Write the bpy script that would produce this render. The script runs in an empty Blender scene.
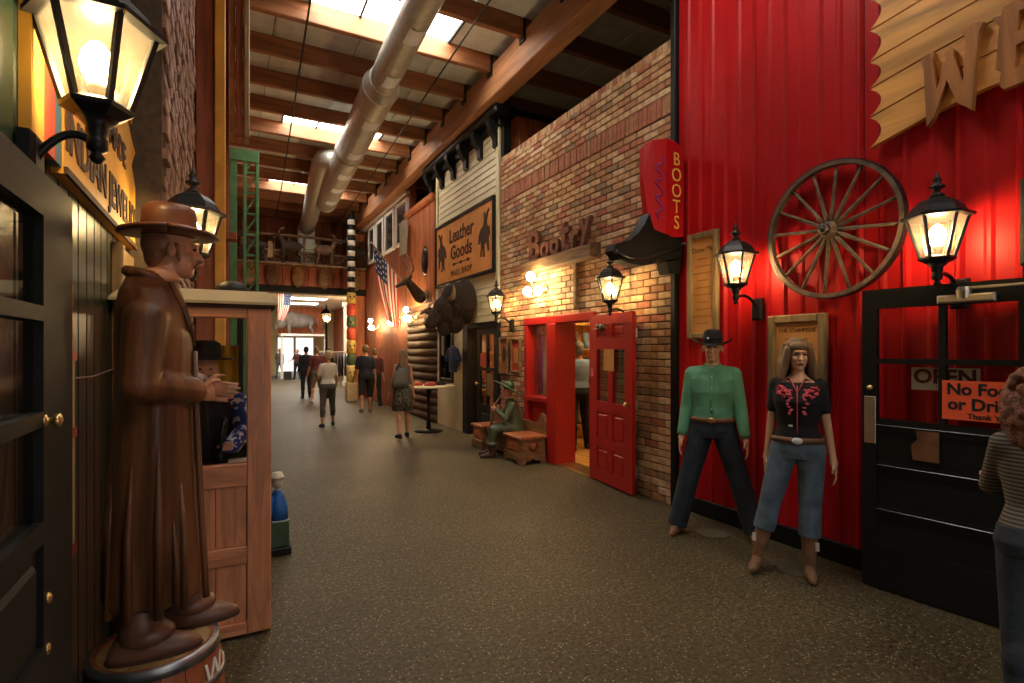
import bpy, bmesh, math, random
from mathutils import Vector, Matrix, Euler
random.seed(7)
PI = math.pi
scene = bpy.context.scene
COL = scene.collection

# ------------------------------------------------------------------ camera, world, exposure
cam_d = bpy.data.cameras.new('camera')
cam = bpy.data.objects.new('camera', cam_d)
COL.objects.link(cam)
scene.camera = cam
cam.location = (0, 0, 1.63)
cam.rotation_euler = (PI / 2, 0, -math.atan(284 / 535))
cam_d.sensor_width = 36
cam_d.lens = 36 * 535 / 1024
cam_d.shift_y = 8.5 / 1024
cam_d.clip_start = 0.05

world = bpy.data.worlds.new('world')
scene.world = world
world.use_nodes = True
wb = world.node_tree.nodes['Background']
wb.inputs[0].default_value = (1.0, 0.96, 0.90, 1)
wb.inputs[1].default_value = 1.5

scene.view_settings.view_transform = 'Standard'
scene.view_settings.look = 'None'
scene.view_settings.gamma = 1
scene.view_settings.use_curve_mapping = False
scene.view_settings.exposure = 0.0

SKY_E = 19.0      # emission of the skylight panels and the far hall's fill panes
BULB_E = 165.0   # emission of lantern bulbs

# ------------------------------------------------------------------ mesh builder
class MB:
    def __init__(s):
        s.v = []; s.f = []; s.mi = []
    def add(s, vs, fs, mi=0):
        o = len(s.v)
        s.v += [tuple(p) for p in vs]
        s.f += [tuple(i + o for i in f) for f in fs]
        s.mi += [mi] * len(fs)
        return s
    def box(s, x0, x1, y0, y1, z0, z1, mi=0):
        if x0 > x1: x0, x1 = x1, x0
        if y0 > y1: y0, y1 = y1, y0
        if z0 > z1: z0, z1 = z1, z0
        vs = [(x0,y0,z0),(x1,y0,z0),(x1,y1,z0),(x0,y1,z0),(x0,y0,z1),(x1,y0,z1),(x1,y1,z1),(x0,y1,z1)]
        return s.add(vs, [(0,3,2,1),(4,5,6,7),(0,1,5,4),(1,2,6,5),(2,3,7,6),(3,0,4,7)], mi)
    def cbox(s, x0, x1, y0, y1, z0, z1, b=0.01, face='-x', mi=0):
        """box with one chamfered face, the other faces flush"""
        ax = 'xyz'.index(face[1]); sg = -1 if face[0] == '-' else 1
        lo = [x0,y0,z0]; hi = [x1,y1,z1]
        o = [i for i in range(3) if i != ax]
        near = hi[ax] if sg > 0 else lo[ax]
        far = lo[ax] if sg > 0 else hi[ax]
        mid = near - sg * b
        vs = []
        for lev, ins in ((far, 0), (mid, 0), (near, b)):
            for a, c in ((0,0),(1,0),(1,1),(0,1)):
                p = [0,0,0]; p[ax] = lev
                p[o[0]] = (lo[o[0]] + ins) if a == 0 else (hi[o[0]] - ins)
                p[o[1]] = (lo[o[1]] + ins) if c == 0 else (hi[o[1]] - ins)
                vs.append(p)
        fs = [(0,1,2,3),(8,9,10,11)]
        for k in (0, 4):
            for i in range(4):
                j = (i + 1) % 4
                fs.append((k+i, k+j, k+4+j, k+4+i))
        return s.add(vs, fs, mi)
    def tube(s, pts, r, n=8, mi=0, closed=False):
        pts = [Vector(p) for p in pts]
        if not isinstance(r, (list, tuple)): r = [r] * len(pts)
        rings = []
        up = None
        m = len(pts)
        for i, p in enumerate(pts):
            if closed: d = pts[(i+1) % m] - pts[i-1]
            elif i == 0: d = pts[1] - p
            elif i == m-1: d = p - pts[i-1]
            else: d = pts[i+1] - pts[i-1]
            if d.length < 1e-9: d = Vector((0,0,1))
            d.normalize()
            if up is None:
                up = Vector((0,0,1)) if abs(d.z) < 0.9 else Vector((1,0,0))
            a = d.cross(up)
            if a.length < 1e-6: a = d.cross(Vector((0,1,0)))
            a.normalize(); b = a.cross(d); up = b
            rings.append([p + (a*math.cos(2*PI*k/n) + b*math.sin(2*PI*k/n))*r[i] for k in range(n)])
        vs = [q for R_ in rings for q in R_]; fs = []
        for i in range(m if closed else m-1):
            j = (i+1) % m
            for k in range(n):
                l = (k+1) % n
                fs.append((i*n+k, i*n+l, j*n+l, j*n+k))
        if not closed:
            fs.append(tuple(reversed(range(n)))); fs.append(tuple((m-1)*n + k for k in range(n)))
        return s.add(vs, fs, mi)
    def lathe(s, prof, c=(0,0,0), n=16, mi=0, rot=0.0, sx=1, sy=1, M=None, caps=True):
        c = Vector(c); vs = []; fs = []
        for (r, z) in prof:
            for k in range(n):
                a = 2*PI*k/n + rot
                q = Vector((r*math.cos(a)*sx, r*math.sin(a)*sy, z))
                if M: q = M @ q
                vs.append(c + q)
        m = len(prof)
        for i in range(m-1):
            for k in range(n):
                l = (k+1) % n
                fs.append((i*n+k, i*n+l, (i+1)*n+l, (i+1)*n+k))
        if caps: fs.append(tuple(reversed(range(n)))); fs.append(tuple((m-1)*n+k for k in range(n)))
        return s.add(vs, fs, mi)
    def ell(s, c, r, n=12, m=8, M=None, mi=0):
        c = Vector(c)
        if not isinstance(r, (list, tuple)): r = (r, r, r)
        vs = []; fs = []
        for i in range(m+1):
            t = PI*i/m
            for k in range(n):
                a = 2*PI*k/n
                q = Vector((r[0]*math.sin(t)*math.cos(a), r[1]*math.sin(t)*math.sin(a), -r[2]*math.cos(t)))
                if M: q = M @ q
                vs.append(c + q)
        for i in range(m):
            for k in range(n):
                l = (k+1) % n
                fs.append((i*n+k, i*n+l, (i+1)*n+l, (i+1)*n+k))
        return s.add(vs, fs, mi)
    def cap(s, a, b, ra, rb, n=12):
        a = Vector(a); b = Vector(b); d = b - a; L = d.length or 1e-6; d = d / L
        pts = []; rr = []
        for t in (80, 55, 25): pts.append(a - d*ra*math.sin(math.radians(t))); rr.append(ra*math.cos(math.radians(t)))
        pts.append(a); rr.append(ra); pts.append(b); rr.append(rb)
        for t in (25, 55, 80): pts.append(b + d*rb*math.sin(math.radians(t))); rr.append(rb*math.cos(math.radians(t)))
        return s.tube(pts, rr, n)
    def loft(s, rings, n=20, fold=None):
        """rings: (cx, cy, z, rx, ry)"""
        vs = []; fs = []
        for i, (cx, cy, z, rx, ry) in enumerate(rings):
            for k in range(n):
                a = 2*PI*k/n
                f = fold(a, i) if fold else 1
                vs.append((cx + rx*f*math.cos(a), cy + ry*f*math.sin(a), z))
        for i in range(len(rings)-1):
            for k in range(n):
                l = (k+1) % n
                fs.append((i*n+k, i*n+l, (i+1)*n+l, (i+1)*n+k))
        fs.append(tuple(reversed(range(n)))); fs.append(tuple((len(rings)-1)*n+k for k in range(n)))
        return s.add(vs, fs)
    def prism(s, poly, o, u, w, d, mi=0):
        """extrude 2-D outline poly placed at o with axes u, w by vector d"""
        o = Vector(o); u = Vector(u); w = Vector(w); d = Vector(d); n = len(poly)
        vs = [o + u*p[0] + w*p[1] for p in poly]
        vs += [q + d for q in vs]
        fs = [tuple(reversed(range(n))), tuple(range(n, 2*n))]
        for i in range(n):
            j = (i+1) % n
            fs.append((i, j, n+j, n+i))
        return s.add(vs, fs, mi)
    def grid(s, fn, nu, nv, mi=0):
        vs = [fn(i/nu, j/nv) for i in range(nu+1) for j in range(nv+1)]
        fs = [(i*(nv+1)+j, (i+1)*(nv+1)+j, (i+1)*(nv+1)+j+1, i*(nv+1)+j+1) for i in range(nu) for j in range(nv)]
        return s.add(vs, fs, mi)
    def mesh(s, name, mats, smooth=False, fix=True):
        me = bpy.data.meshes.new(name)
        me.from_pydata(s.v, [], s.f)
        if not isinstance(mats, (list, tuple)): mats = [mats]
        for m in mats: me.materials.append(m)
        if len(mats) > 1: me.polygons.foreach_set('material_index', s.mi)
        if fix:
            bm = bmesh.new(); bm.from_mesh(me)
            bmesh.ops.recalc_face_normals(bm, faces=bm.faces)
            bm.to_mesh(me); bm.free()
        if smooth:
            me.polygons.foreach_set('use_smooth', [True]*len(me.polygons))
        return me

def props(o, label=None, cat=None, group=None, kind=None):
    if label: o['label'] = label
    if cat: o['category'] = cat
    if group: o['group'] = group
    if kind: o['kind'] = kind
    return o

def link(name, me, parent=None, local=False):
    o = bpy.data.objects.new(name, me)
    COL.objects.link(o)
    if parent is not None:
        o.parent = parent
        if not local:
            p = parent; m = parent.matrix_basis.copy()
            if parent.parent: m = parent.parent.matrix_basis @ parent.matrix_parent_inverse @ m
            o.matrix_parent_inverse = m.inverted()
    return o

def part(name, mb, mat, parent=None, smooth=False, local=False, label=None):
    o = link(name, mb.mesh(name, mat, smooth), parent, local)
    if label: o['label'] = label
    return o

def auto(o, ang=40):
    """smooth shading with sharp edges kept"""
    me = o.data
    bm = bmesh.new(); bm.from_mesh(me)
    for e in bm.edges:
        if len(e.link_faces) == 2:
            e.smooth = e.calc_face_angle(0) < math.radians(ang)
    for f in bm.faces: f.smooth = True
    bm.to_mesh(me); bm.free()
    return o

def thing(name, label, cat, loc=(0,0,0), rz=0, group=None):
    o = bpy.data.objects.new(name, None)
    COL.objects.link(o)
    o.empty_display_size = 0.1
    o.location = loc; o.rotation_euler = (0, 0, rz)
    bpy_m = Matrix.Translation(loc) @ Matrix.Rotation(rz, 4, 'Z')
    o.matrix_basis = bpy_m
    return props(o, label, cat, group)

def single(name, mb, mat, label, cat, smooth=False, group=None, base=None):
    """a thing that is one mesh, its origin at its base"""
    if base is None:
        xs = [p[0] for p in mb.v]; ys = [p[1] for p in mb.v]; zs = [p[2] for p in mb.v]
        base = ((min(xs)+max(xs))/2, (min(ys)+max(ys))/2, min(zs))
    mb.v = [(p[0]-base[0], p[1]-base[1], p[2]-base[2]) for p in mb.v]
    o = link(name, mb.mesh(name, mat, smooth))
    o.location = base
    return props(o, label, cat, group)

def struct(name, mb, mat, label=None, parent=None, smooth=False):
    o = link(name, mb.mesh(name, mat, smooth), parent)
    o['kind'] = 'structure'
    if label: o['label'] = label
    return o

def dup(root, loc, rz=0, label=None, group=None, scale=None):
    r = root.copy(); COL.objects.link(r)
    r.location = loc; r.rotation_euler = (0, 0, rz)
    if scale: r.scale = (scale,)*3
    if label: r['label'] = label
    if group: r['group'] = group
    for ch in list(root.children):
        c = ch.copy(); COL.objects.link(c); c.parent = r
        for g in list(ch.children):
            d = g.copy(); COL.objects.link(d); d.parent = c
    return r

def text_mb(txt, size, depth=0.004, bold=0.0, align='CENTER', spacing=1.0):
    cu = bpy.data.curves.new('t', 'FONT')
    cu.body = txt; cu.size = size; cu.extrude = depth; cu.offset = bold
    cu.align_x = align; cu.align_y = 'CENTER'; cu.space_character = spacing
    cu.resolution_u = 3
    o = bpy.data.objects.new('t', cu)
    COL.objects.link(o)
    dg = bpy.context.evaluated_depsgraph_get()
    me = bpy.data.meshes.new_from_object(o.evaluated_get(dg))
    mb = MB(); mb.add([v.co[:] for v in me.vertices], [tuple(p.vertices) for p in me.polygons])
    bpy.data.objects.remove(o); bpy.data.meshes.remove(me); bpy.data.curves.remove(cu)
    return mb

def place(mb, o, u, w, n=None):
    """map x->u, y->w, z->normal"""
    o = Vector(o); u = Vector(u); w = Vector(w)
    n = u.cross(w) if n is None else Vector(n)
    mb.v = [tuple(o + u*p[0] + w*p[1] + n*p[2]) for p in mb.v]
    return mb

# ------------------------------------------------------------------ materials
MATS = {}
def M(name, c, rough=0.6, metal=0.0, var=0.25, scale=6.0, bump=0.0, wood=None, spec=0.5, c2=None, bscale=None, coat=0):
    m = bpy.data.materials.new(name); MATS[name] = m
    m.use_nodes = True
    nt = m.node_tree; b = nt.nodes['Principled BSDF']
    b.inputs['Roughness'].default_value = rough
    b.inputs['Metallic'].default_value = metal
    b.inputs['Specular IOR Level'].default_value = spec
    b.inputs['Coat Weight'].default_value = coat
    tc = nt.nodes.new('ShaderNodeTexCoord'); mp = nt.nodes.new('ShaderNodeMapping')
    nt.links.new(tc.outputs['Object'], mp.inputs[0])
    if wood:
        st = {'x': (0.12,1,1), 'y': (1,0.12,1), 'z': (1,1,0.12)}[wood]
        mp.inputs['Scale'].default_value = st
    no = nt.nodes.new('ShaderNodeTexNoise')
    no.inputs['Scale'].default_value = scale
    no.inputs['Detail'].default_value = 6 if wood else 4
    no.inputs['Distortion'].default_value = 1.6 if wood else 0.2
    nt.links.new(mp.outputs[0], no.inputs['Vector'])
    rp = nt.nodes.new('ShaderNodeValToRGB')
    rp.color_ramp.elements[0].position = 0.35; rp.color_ramp.elements[1].position = 0.66
    d = c2 if c2 else tuple(x*(1-var) for x in c)
    e = tuple(min(1, x*(1+var*0.6)) for x in c) if not c2 else c
    rp.color_ramp.elements[0].color = (*d, 1); rp.color_ramp.elements[1].color = (*e, 1)
    nt.links.new(no.outputs['Fac'], rp.inputs[0])
    nt.links.new(rp.outputs[0], b.inputs['Base Color'])
    if bump > 0:
        n2 = nt.nodes.new('ShaderNodeTexNoise'); n2.inputs['Scale'].default_value = bscale or scale*3
        n2.inputs['Detail'].default_value = 5
        nt.links.new(mp.outputs[0], n2.inputs['Vector'])
        bp = nt.nodes.new('ShaderNodeBump'); bp.inputs['Strength'].default_value = bump
        bp.inputs['Distance'].default_value = 0.02
        nt.links.new(n2.outputs['Fac'], bp.inputs['Height'])
        nt.links.new(bp.outputs[0], b.inputs['Normal'])
    return m

def EM(name, c, s):
    m = bpy.data.materials.new(name); m.use_nodes = True
    nt = m.node_tree; nt.nodes.clear()
    o = nt.nodes.new('ShaderNodeOutputMaterial'); e = nt.nodes.new('ShaderNodeEmission')
    e.inputs[0].default_value = (*c, 1); e.inputs[1].default_value = s
    nt.links.new(e.outputs[0], o.inputs[0])
    return m

def GL(name, tint=(1,1,1), refl=0.6, rough=0.03, haze=0.0, hc=(1,1,1)):
    """thin pane: clear with Fresnel mirror reflection, optional translucent haze"""
    m = bpy.data.materials.new(name); m.use_nodes = True
    nt = m.node_tree; nt.nodes.clear()
    o = nt.nodes.new('ShaderNodeOutputMaterial')
    t = nt.nodes.new('ShaderNodeBsdfTransparent'); t.inputs[0].default_value = (*tint, 1)
    g = nt.nodes.new('ShaderNodeBsdfGlossy'); g.inputs['Roughness'].default_value = rough
    fr = nt.nodes.new('ShaderNodeFresnel'); fr.inputs[0].default_value = 1.5
    mu = nt.nodes.new('ShaderNodeMath'); mu.operation = 'MULTIPLY'; mu.inputs[1].default_value = refl
    nt.links.new(fr.outputs[0], mu.inputs[0])
    mx = nt.nodes.new('ShaderNodeMixShader')
    nt.links.new(mu.outputs[0], mx.inputs[0]); nt.links.new(t.outputs[0], mx.inputs[1]); nt.links.new(g.outputs[0], mx.inputs[2])
    out = mx.outputs[0]
    if haze:
        d = nt.nodes.new('ShaderNodeBsdfTranslucent'); d.inputs[0].default_value = (*hc, 1)
        m2 = nt.nodes.new('ShaderNodeMixShader'); m2.inputs[0].default_value = haze
        nt.links.new(out, m2.inputs[1]); nt.links.new(d.outputs[0], m2.inputs[2]); out = m2.outputs[0]
    nt.links.new(out, o.inputs[0])
    return m

def stripes(name, ca, cb, freq, axis='Z', rough=0.8, duty=0.5):
    m = bpy.data.materials.new(name); m.use_nodes = True
    nt = m.node_tree; b = nt.nodes['Principled BSDF']; b.inputs['Roughness'].default_value = rough
    tc = nt.nodes.new('ShaderNodeTexCoord'); sp = nt.nodes.new('ShaderNodeSeparateXYZ')
    nt.links.new(tc.outputs['Object'], sp.inputs[0])
    a = nt.nodes.new('ShaderNodeMath'); a.operation = 'MULTIPLY'; a.inputs[1].default_value = freq
    f = nt.nodes.new('ShaderNodeMath'); f.operation = 'FRACT'
    g = nt.nodes.new('ShaderNodeMath'); g.operation = 'GREATER_THAN'; g.inputs[1].default_value = duty
    nt.links.new(sp.outputs[axis], a.inputs[0]); nt.links.new(a.outputs[0], f.inputs[0]); nt.links.new(f.outputs[0], g.inputs[0])
    mx = nt.nodes.new('ShaderNodeMix'); mx.data_type = 'RGBA'
    mx.inputs[6].default_value = (*ca, 1); mx.inputs[7].default_value = (*cb, 1)
    nt.links.new(g.outputs[0], mx.inputs[0]); nt.links.new(mx.outputs[2], b.inputs['Base Color'])
    return m

def spots(name, ca, cb, scale, thr=0.5, rough=0.8):
    m = bpy.data.materials.new(name); m.use_nodes = True
    nt = m.node_tree; b = nt.nodes['Principled BSDF']; b.inputs['Roughness'].default_value = rough
    tc = nt.nodes.new('ShaderNodeTexCoord'); v = nt.nodes.new('ShaderNodeTexNoise'); v.inputs['Scale'].default_value = scale
    nt.links.new(tc.outputs['Object'], v.inputs['Vector'])
    rp = nt.nodes.new('ShaderNodeValToRGB'); rp.color_ramp.elements[0].position = thr-0.03; rp.color_ramp.elements[1].position = thr+0.03
    rp.color_ramp.elements[0].color = (*ca, 1); rp.color_ramp.elements[1].color = (*cb, 1)
    nt.links.new(v.outputs['Fac'], rp.inputs[0]); nt.links.new(rp.outputs[0], b.inputs['Base Color'])
    return m

# floor: dark exposed-aggregate concrete with a worn gloss
def floor_mat():
    m = bpy.data.materials.new('aggregate_floor'); m.use_nodes = True
    nt = m.node_tree; b = nt.nodes['Principled BSDF']
    tc = nt.nodes.new('ShaderNodeTexCoord')
    big = nt.nodes.new('ShaderNodeTexNoise'); big.inputs['Scale'].default_value = 0.7; big.inputs['Detail'].default_value = 5
    vo = nt.nodes.new('ShaderNodeTexVoronoi'); vo.inputs['Scale'].default_value = 110
    fine = nt.nodes.new('ShaderNodeTexNoise'); fine.inputs['Scale'].default_value = 38; fine.inputs['Detail'].default_value = 8; fine.inputs['Roughness'].default_value = 0.75
    for n in (big, vo, fine): nt.links.new(tc.outputs['Object'], n.inputs['Vector'])
    r1 = nt.nodes.new('ShaderNodeValToRGB')
    r1.color_ramp.elements[0].color = (0.052, 0.042, 0.022, 1); r1.color_ramp.elements[1].color = (0.092, 0.075, 0.042, 1)
    r1.color_ramp.elements[0].position = 0.3; r1.color_ramp.elements[1].position = 0.7
    nt.links.new(big.outputs['Fac'], r1.inputs[0])
    r2 = nt.nodes.new('ShaderNodeValToRGB')
    r2.color_ramp.elements[0].color = (0.25, 0.25, 0.25, 1); r2.color_ramp.elements[1].color = (1.9, 1.8, 1.6, 1)
    r2.color_ramp.elements[0].position = 0.38; r2.color_ramp.elements[1].position = 0.62
    nt.links.new(fine.outputs['Fac'], r2.inputs[0])
    mx = nt.nodes.new('ShaderNodeMix'); mx.data_type = 'RGBA'; mx.blend_type = 'MULTIPLY'; mx.inputs[0].default_value = 1
    nt.links.new(r1.outputs[0], mx.inputs[6]); nt.links.new(r2.outputs[0], mx.inputs[7])
    r3 = nt.nodes.new('ShaderNodeValToRGB')
    r3.color_ramp.elements[0].color = (2.8, 2.6, 2.2, 1); r3.color_ramp.elements[1].color = (1, 1, 1, 1)
    r3.color_ramp.elements[0].position = 0.0; r3.color_ramp.elements[1].position = 0.09
    v2 = nt.nodes.new('ShaderNodeTexVoronoi'); v2.inputs['Scale'].default_value = 24
    nt.links.new(tc.outputs['Object'], v2.inputs['Vector']); nt.links.new(v2.outputs['Distance'], r3.inputs[0])
    m3 = nt.nodes.new('ShaderNodeMix'); m3.data_type = 'RGBA'; m3.blend_type = 'MULTIPLY'; m3.inputs[0].default_value = 1
    nt.links.new(mx.outputs[2], m3.inputs[6]); nt.links.new(r3.outputs[0], m3.inputs[7])
    v3 = nt.nodes.new('ShaderNodeTexVoronoi'); v3.inputs['Scale'].default_value = 62
    nt.links.new(tc.outputs['Object'], v3.inputs['Vector'])
    sx = nt.nodes.new('ShaderNodeSeparateColor'); nt.links.new(v3.outputs['Color'], sx.inputs[0])
    pick = nt.nodes.new('ShaderNodeMath'); pick.operation = 'GREATER_THAN'; pick.inputs[1].default_value = 0.80
    nt.links.new(sx.outputs[0], pick.inputs[0])
    near = nt.nodes.new('ShaderNodeMath'); near.operation = 'LESS_THAN'; near.inputs[1].default_value = 0.30
    nt.links.new(v3.outputs['Distance'], near.inputs[0])
    both = nt.nodes.new('ShaderNodeMath'); both.operation = 'MULTIPLY'
    nt.links.new(pick.outputs[0], both.inputs[0]); nt.links.new(near.outputs[0], both.inputs[1])
    m4 = nt.nodes.new('ShaderNodeMix'); m4.data_type = 'RGBA'; m4.inputs[7].default_value = (0.36, 0.30, 0.20, 1)
    nt.links.new(both.outputs[0], m4.inputs[0]); nt.links.new(m3.outputs[2], m4.inputs[6])
    nt.links.new(m4.outputs[2], b.inputs['Base Color'])
    b.inputs['Roughness'].default_value = 0.55; b.inputs['Specular IOR Level'].default_value = 0.35
    bp = nt.nodes.new('ShaderNodeBump'); bp.inputs['Strength'].default_value = 0.35; bp.inputs['Distance'].default_value = 0.004
    nt.links.new(vo.outputs['Distance'], bp.inputs['Height']); nt.links.new(bp.outputs[0], b.inputs['Normal'])
    return m

FLOOR = floor_mat()
BLACKP = M('black_paint', (0.010,0.011,0.010), 0.5, var=0.2, spec=0.22)
BLACKG = M('black_gloss_paint', (0.010,0.013,0.012), 0.25, var=0.2)
IRON = M('black_iron', (0.018,0.019,0.022), 0.4, metal=0.3, var=0.3, scale=20)
DGREEN = M('dark_green_boards', (0.012,0.024,0.016), 0.3, var=0.3, scale=4, spec=0.28)
GREEN = M('truss_green', (0.07,0.20,0.08), 0.5, var=0.2)
REDM = M('red_metal_sheet', (0.50,0.008,0.010), 0.45, var=0.16, scale=1.2, spec=0.22)
REDD = M('red_door_paint', (0.46,0.014,0.012), 0.32, var=0.12, scale=3)
CREAM = M('cream_paint', (0.76,0.67,0.42), 0.55, var=0.1, scale=2)
PURL = M('purlin_wood', (0.30,0.115,0.042), 0.6, var=0.35, scale=5, wood='x')
BEAMW = M('beam_wood', (0.40,0.17,0.07), 0.6, var=0.3, scale=5, wood='y')
PANELG = M('insulation_panel', (0.70,0.74,0.68), 0.8, var=0.18, scale=3, bump=0.1)
ROOFD = M('roof_deck_dark', (0.05,0.04,0.03), 0.9)
GALV = M('galvanized_steel', (0.50,0.49,0.43), 0.46, metal=0.6, var=0.15, scale=9)
GRILLE = M('grille_white_metal', (0.80,0.86,0.96), 0.5, var=0.05)
SIDING = M('reddish_siding', (0.30,0.085,0.035), 0.6, var=0.4, scale=6, wood='z')
OAK = M('oak_cabinet', (0.68,0.28,0.135), 0.38, var=0.3, scale=16, wood='z', bump=0.08)
OAKH = M('oak_cabinet_rail', (0.68,0.28,0.135), 0.38, var=0.3, scale=16, wood='x', bump=0.08)
TANTOP = M('tan_top_board', (0.50,0.40,0.22), 0.6, var=0.1)
PINE = M('knotty_pine', (0.84,0.40,0.105), 0.45, var=0.38, scale=5, wood='y', bump=0.1)
PINEC = M('carved_pine_letters', (0.46,0.18,0.05), 0.5, var=0.35, scale=7, wood='z')
WEATH = M('weathered_frame_wood', (0.30,0.19,0.08), 0.7, var=0.35, scale=14, wood='z', bump=0.15)
WHEELW = M('wheel_wood', (0.16,0.105,0.065), 0.7, var=0.45, scale=12, bump=0.2)
PARCH = M('orange_parchment', (0.62,0.27,0.07), 0.7, var=0.15, scale=4)
INK = M('dark_ink', (0.06,0.025,0.012), 0.8, var=0.1)
STATW = M('carved_coat_wood', (0.175,0.066,0.024), 0.45, var=0.65, scale=5.5, bump=0.6, wood='z', bscale=14)
STATS = M('carved_face_wood', (0.72,0.34,0.19), 0.34, var=0.25, scale=6)
STATH = M('carved_hat_wood', (0.15,0.055,0.027), 0.36, var=0.35, scale=7)
STATHR = M('carved_hair_wood', (0.36,0.14,0.075), 0.4, var=0.3, scale=20)
STATD = M('carved_trouser_wood', (0.16,0.072,0.042), 0.4, var=0.35, scale=6)
BARW = M('barrel_stave_wood', (0.30,0.085,0.035), 0.42, var=0.35, scale=10, wood='z')
BARTOP = M('barrel_top_wood', (0.46,0.30,0.12), 0.5, var=0.25, scale=5, wood='x')
HOOP = M('steel_hoop', (0.32,0.33,0.36), 0.35, metal=0.9, var=0.3, scale=15)
WHITEP = M('white_paint', (0.75,0.72,0.66), 0.6, var=0.06)
YELS = M('yellow_sign_paint', (0.72,0.36,0.045), 0.5, var=0.15, scale=4)
REDS = M('red_sign_paint', (0.55,0.06,0.02), 0.5, var=0.1)
BLUES = M('blue_sign_paint', (0.05,0.16,0.26), 0.5, var=0.1)
BRASS = M('brass', (0.65,0.42,0.16), 0.28, metal=0.9, var=0.2)
STEEL = M('brushed_steel', (0.5,0.45,0.36), 0.35, metal=0.85, var=0.15)
SKIN = M('skin', (0.50,0.25,0.15), 0.55, var=0.08)
MSKIN = M('mannequin_skin', (0.70,0.40,0.25), 0.42, var=0.06)
LEATHB = M('brown_leather', (0.20,0.085,0.04), 0.4, var=0.3, scale=10)
LEATHD = M('dark_leather', (0.075,0.035,0.022), 0.42, var=0.3, scale=10)
DENIM = M('denim', (0.115,0.165,0.23), 0.85, var=0.35, scale=7, bump=0.5, bscale=14)
DENIMD = M('dark_denim', (0.024,0.034,0.05), 0.85, var=0.4, scale=6, bump=0.5, bscale=13)
GSHIRT = M('green_shirt_cloth', (0.13,0.38,0.23), 0.8, var=0.18, scale=5, bump=0.5, bscale=9)
BKCLOTH = M('black_cloth', (0.012,0.012,0.014), 0.85, var=0.2)
PINK = M('pink_embroidery', (0.75,0.10,0.14), 0.7, var=0.2, scale=30)
FELT = M('black_felt', (0.010,0.010,0.011), 0.75, var=0.2)
HAIRB = M('brown_hair', (0.20,0.12,0.06), 0.5, var=0.45, scale=30, wood='z', bump=0.4)
HAIRR = M('auburn_curls', (0.17,0.05,0.025), 0.5, var=0.5, scale=40, bump=0.6)
GOLDSKIN = M('boot_suede', (0.24,0.12,0.06), 0.7, var=0.25, scale=9)
FUR = M('bison_fur', (0.035,0.020,0.012), 0.9, var=0.5, scale=18, bump=0.9, bscale=55)
FURL = M('tan_fur', (0.22,0.13,0.06), 0.9, var=0.4, scale=14, bump=0.6)
HORN = M('horn', (0.30,0.22,0.13), 0.5, var=0.3)
WHITEC = M('white_cloth', (0.72,0.68,0.60), 0.85, var=0.06)
OLIVE = M('olive_cloth', (0.085,0.075,0.045), 0.85, var=0.15)
MAROON = M('maroon_cloth', (0.085,0.018,0.022), 0.85, var=0.15)
GREYC = M('grey_cloth', (0.12,0.12,0.115), 0.85, var=0.12)
NAVY = M('navy_cloth', (0.012,0.016,0.03), 0.85, var=0.15)
LBLUE = M('light_blue_cloth', (0.28,0.38,0.52), 0.85, var=0.12)
STRIPE = stripes('striped_knit', (0.19,0.17,0.145), (0.05,0.043,0.036), 58)
CAMO = spots('patterned_skirt', (0.02,0.02,0.018), (0.13,0.115,0.085), 30)
BLUEPAT = spots('blue_white_pattern', (0.02,0.06,0.32), (0.75,0.78,0.85), 24, 0.56)
CGREEN = M('carved_green_coat', (0.085,0.115,0.065), 0.5, var=0.3, scale=9)
CHAT = M('carved_green_hat', (0.03,0.07,0.035), 0.5, var=0.35, scale=9)
BENCHW = M('carved_bench_wood', (0.26,0.13,0.055), 0.5, var=0.35, scale=10, wood='y')
BENCHS = M('bench_seat_red', (0.42,0.13,0.05), 0.45, var=0.25, scale=8, wood='y')
BOOTRED = M('boot_sign_red', (0.55,0.008,0.012), 0.35, var=0.06)
NEONY = M('yellow_sign_letters', (0.95,0.62,0.10), 0.5, var=0.05)
PURPLE = M('purple_script', (0.22,0.03,0.30), 0.5, var=0.05)
ORANGEP = M('orange_paper', (0.95,0.12,0.035), 0.7, var=0.03)
WHITES = M('white_sign_board', (0.62,0.55,0.42), 0.6, var=0.05)
DARKRED = M('dark_red_letters', (0.12,0.01,0.012), 0.6, var=0.05)
LETTW = M('rusty_letter_wood', (0.20,0.075,0.04), 0.7, var=0.4, scale=14)
BARKW = M('rough_sawn_beam', (0.22,0.12,0.055), 0.8, var=0.45, scale=10, wood='y', bump=0.3)
LOGD = M('dark_wall_log', (0.11,0.055,0.025), 0.7, var=0.45, scale=9, wood='y', bump=0.2)
LOGW = M('log_rail', (0.20,0.12,0.06), 0.7, var=0.35, scale=9)
OUTW = M('orange_timber', (0.50,0.15,0.045), 0.6, var=0.3, scale=5, wood='z')
GLASS = GL('window_glass', refl=0.55)
GLASSD = GL('door_glass', tint=(0.93,0.93,0.92), refl=0.6)
LGLASS = GL('lantern_glass', tint=(0.98,0.95,0.84), refl=0.5, haze=0.045, hc=(1,0.9,0.65))
BULB = EM('bulb_glow', (1.0,0.70,0.34), BULB_E)
GLOBE = EM('frosted_globe_glow', (1.0,0.72,0.36), 140)
SKYP = EM('skylight_and_fill', (1.0,0.95,0.85), SKY_E)
BR = [M('brick_%d' % i, c, 0.85, var=0.22, scale=22, bump=0.3, bscale=70) for i, c in enumerate([
    (0.57,0.33,0.165), (0.64,0.41,0.22), (0.46,0.225,0.11), (0.45,0.165,0.092), (0.32,0.205,0.12), (0.68,0.47,0.28)])]
MORTAR = M('mortar', (0.085,0.055,0.032), 0.9, var=0.25, scale=20)
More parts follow.
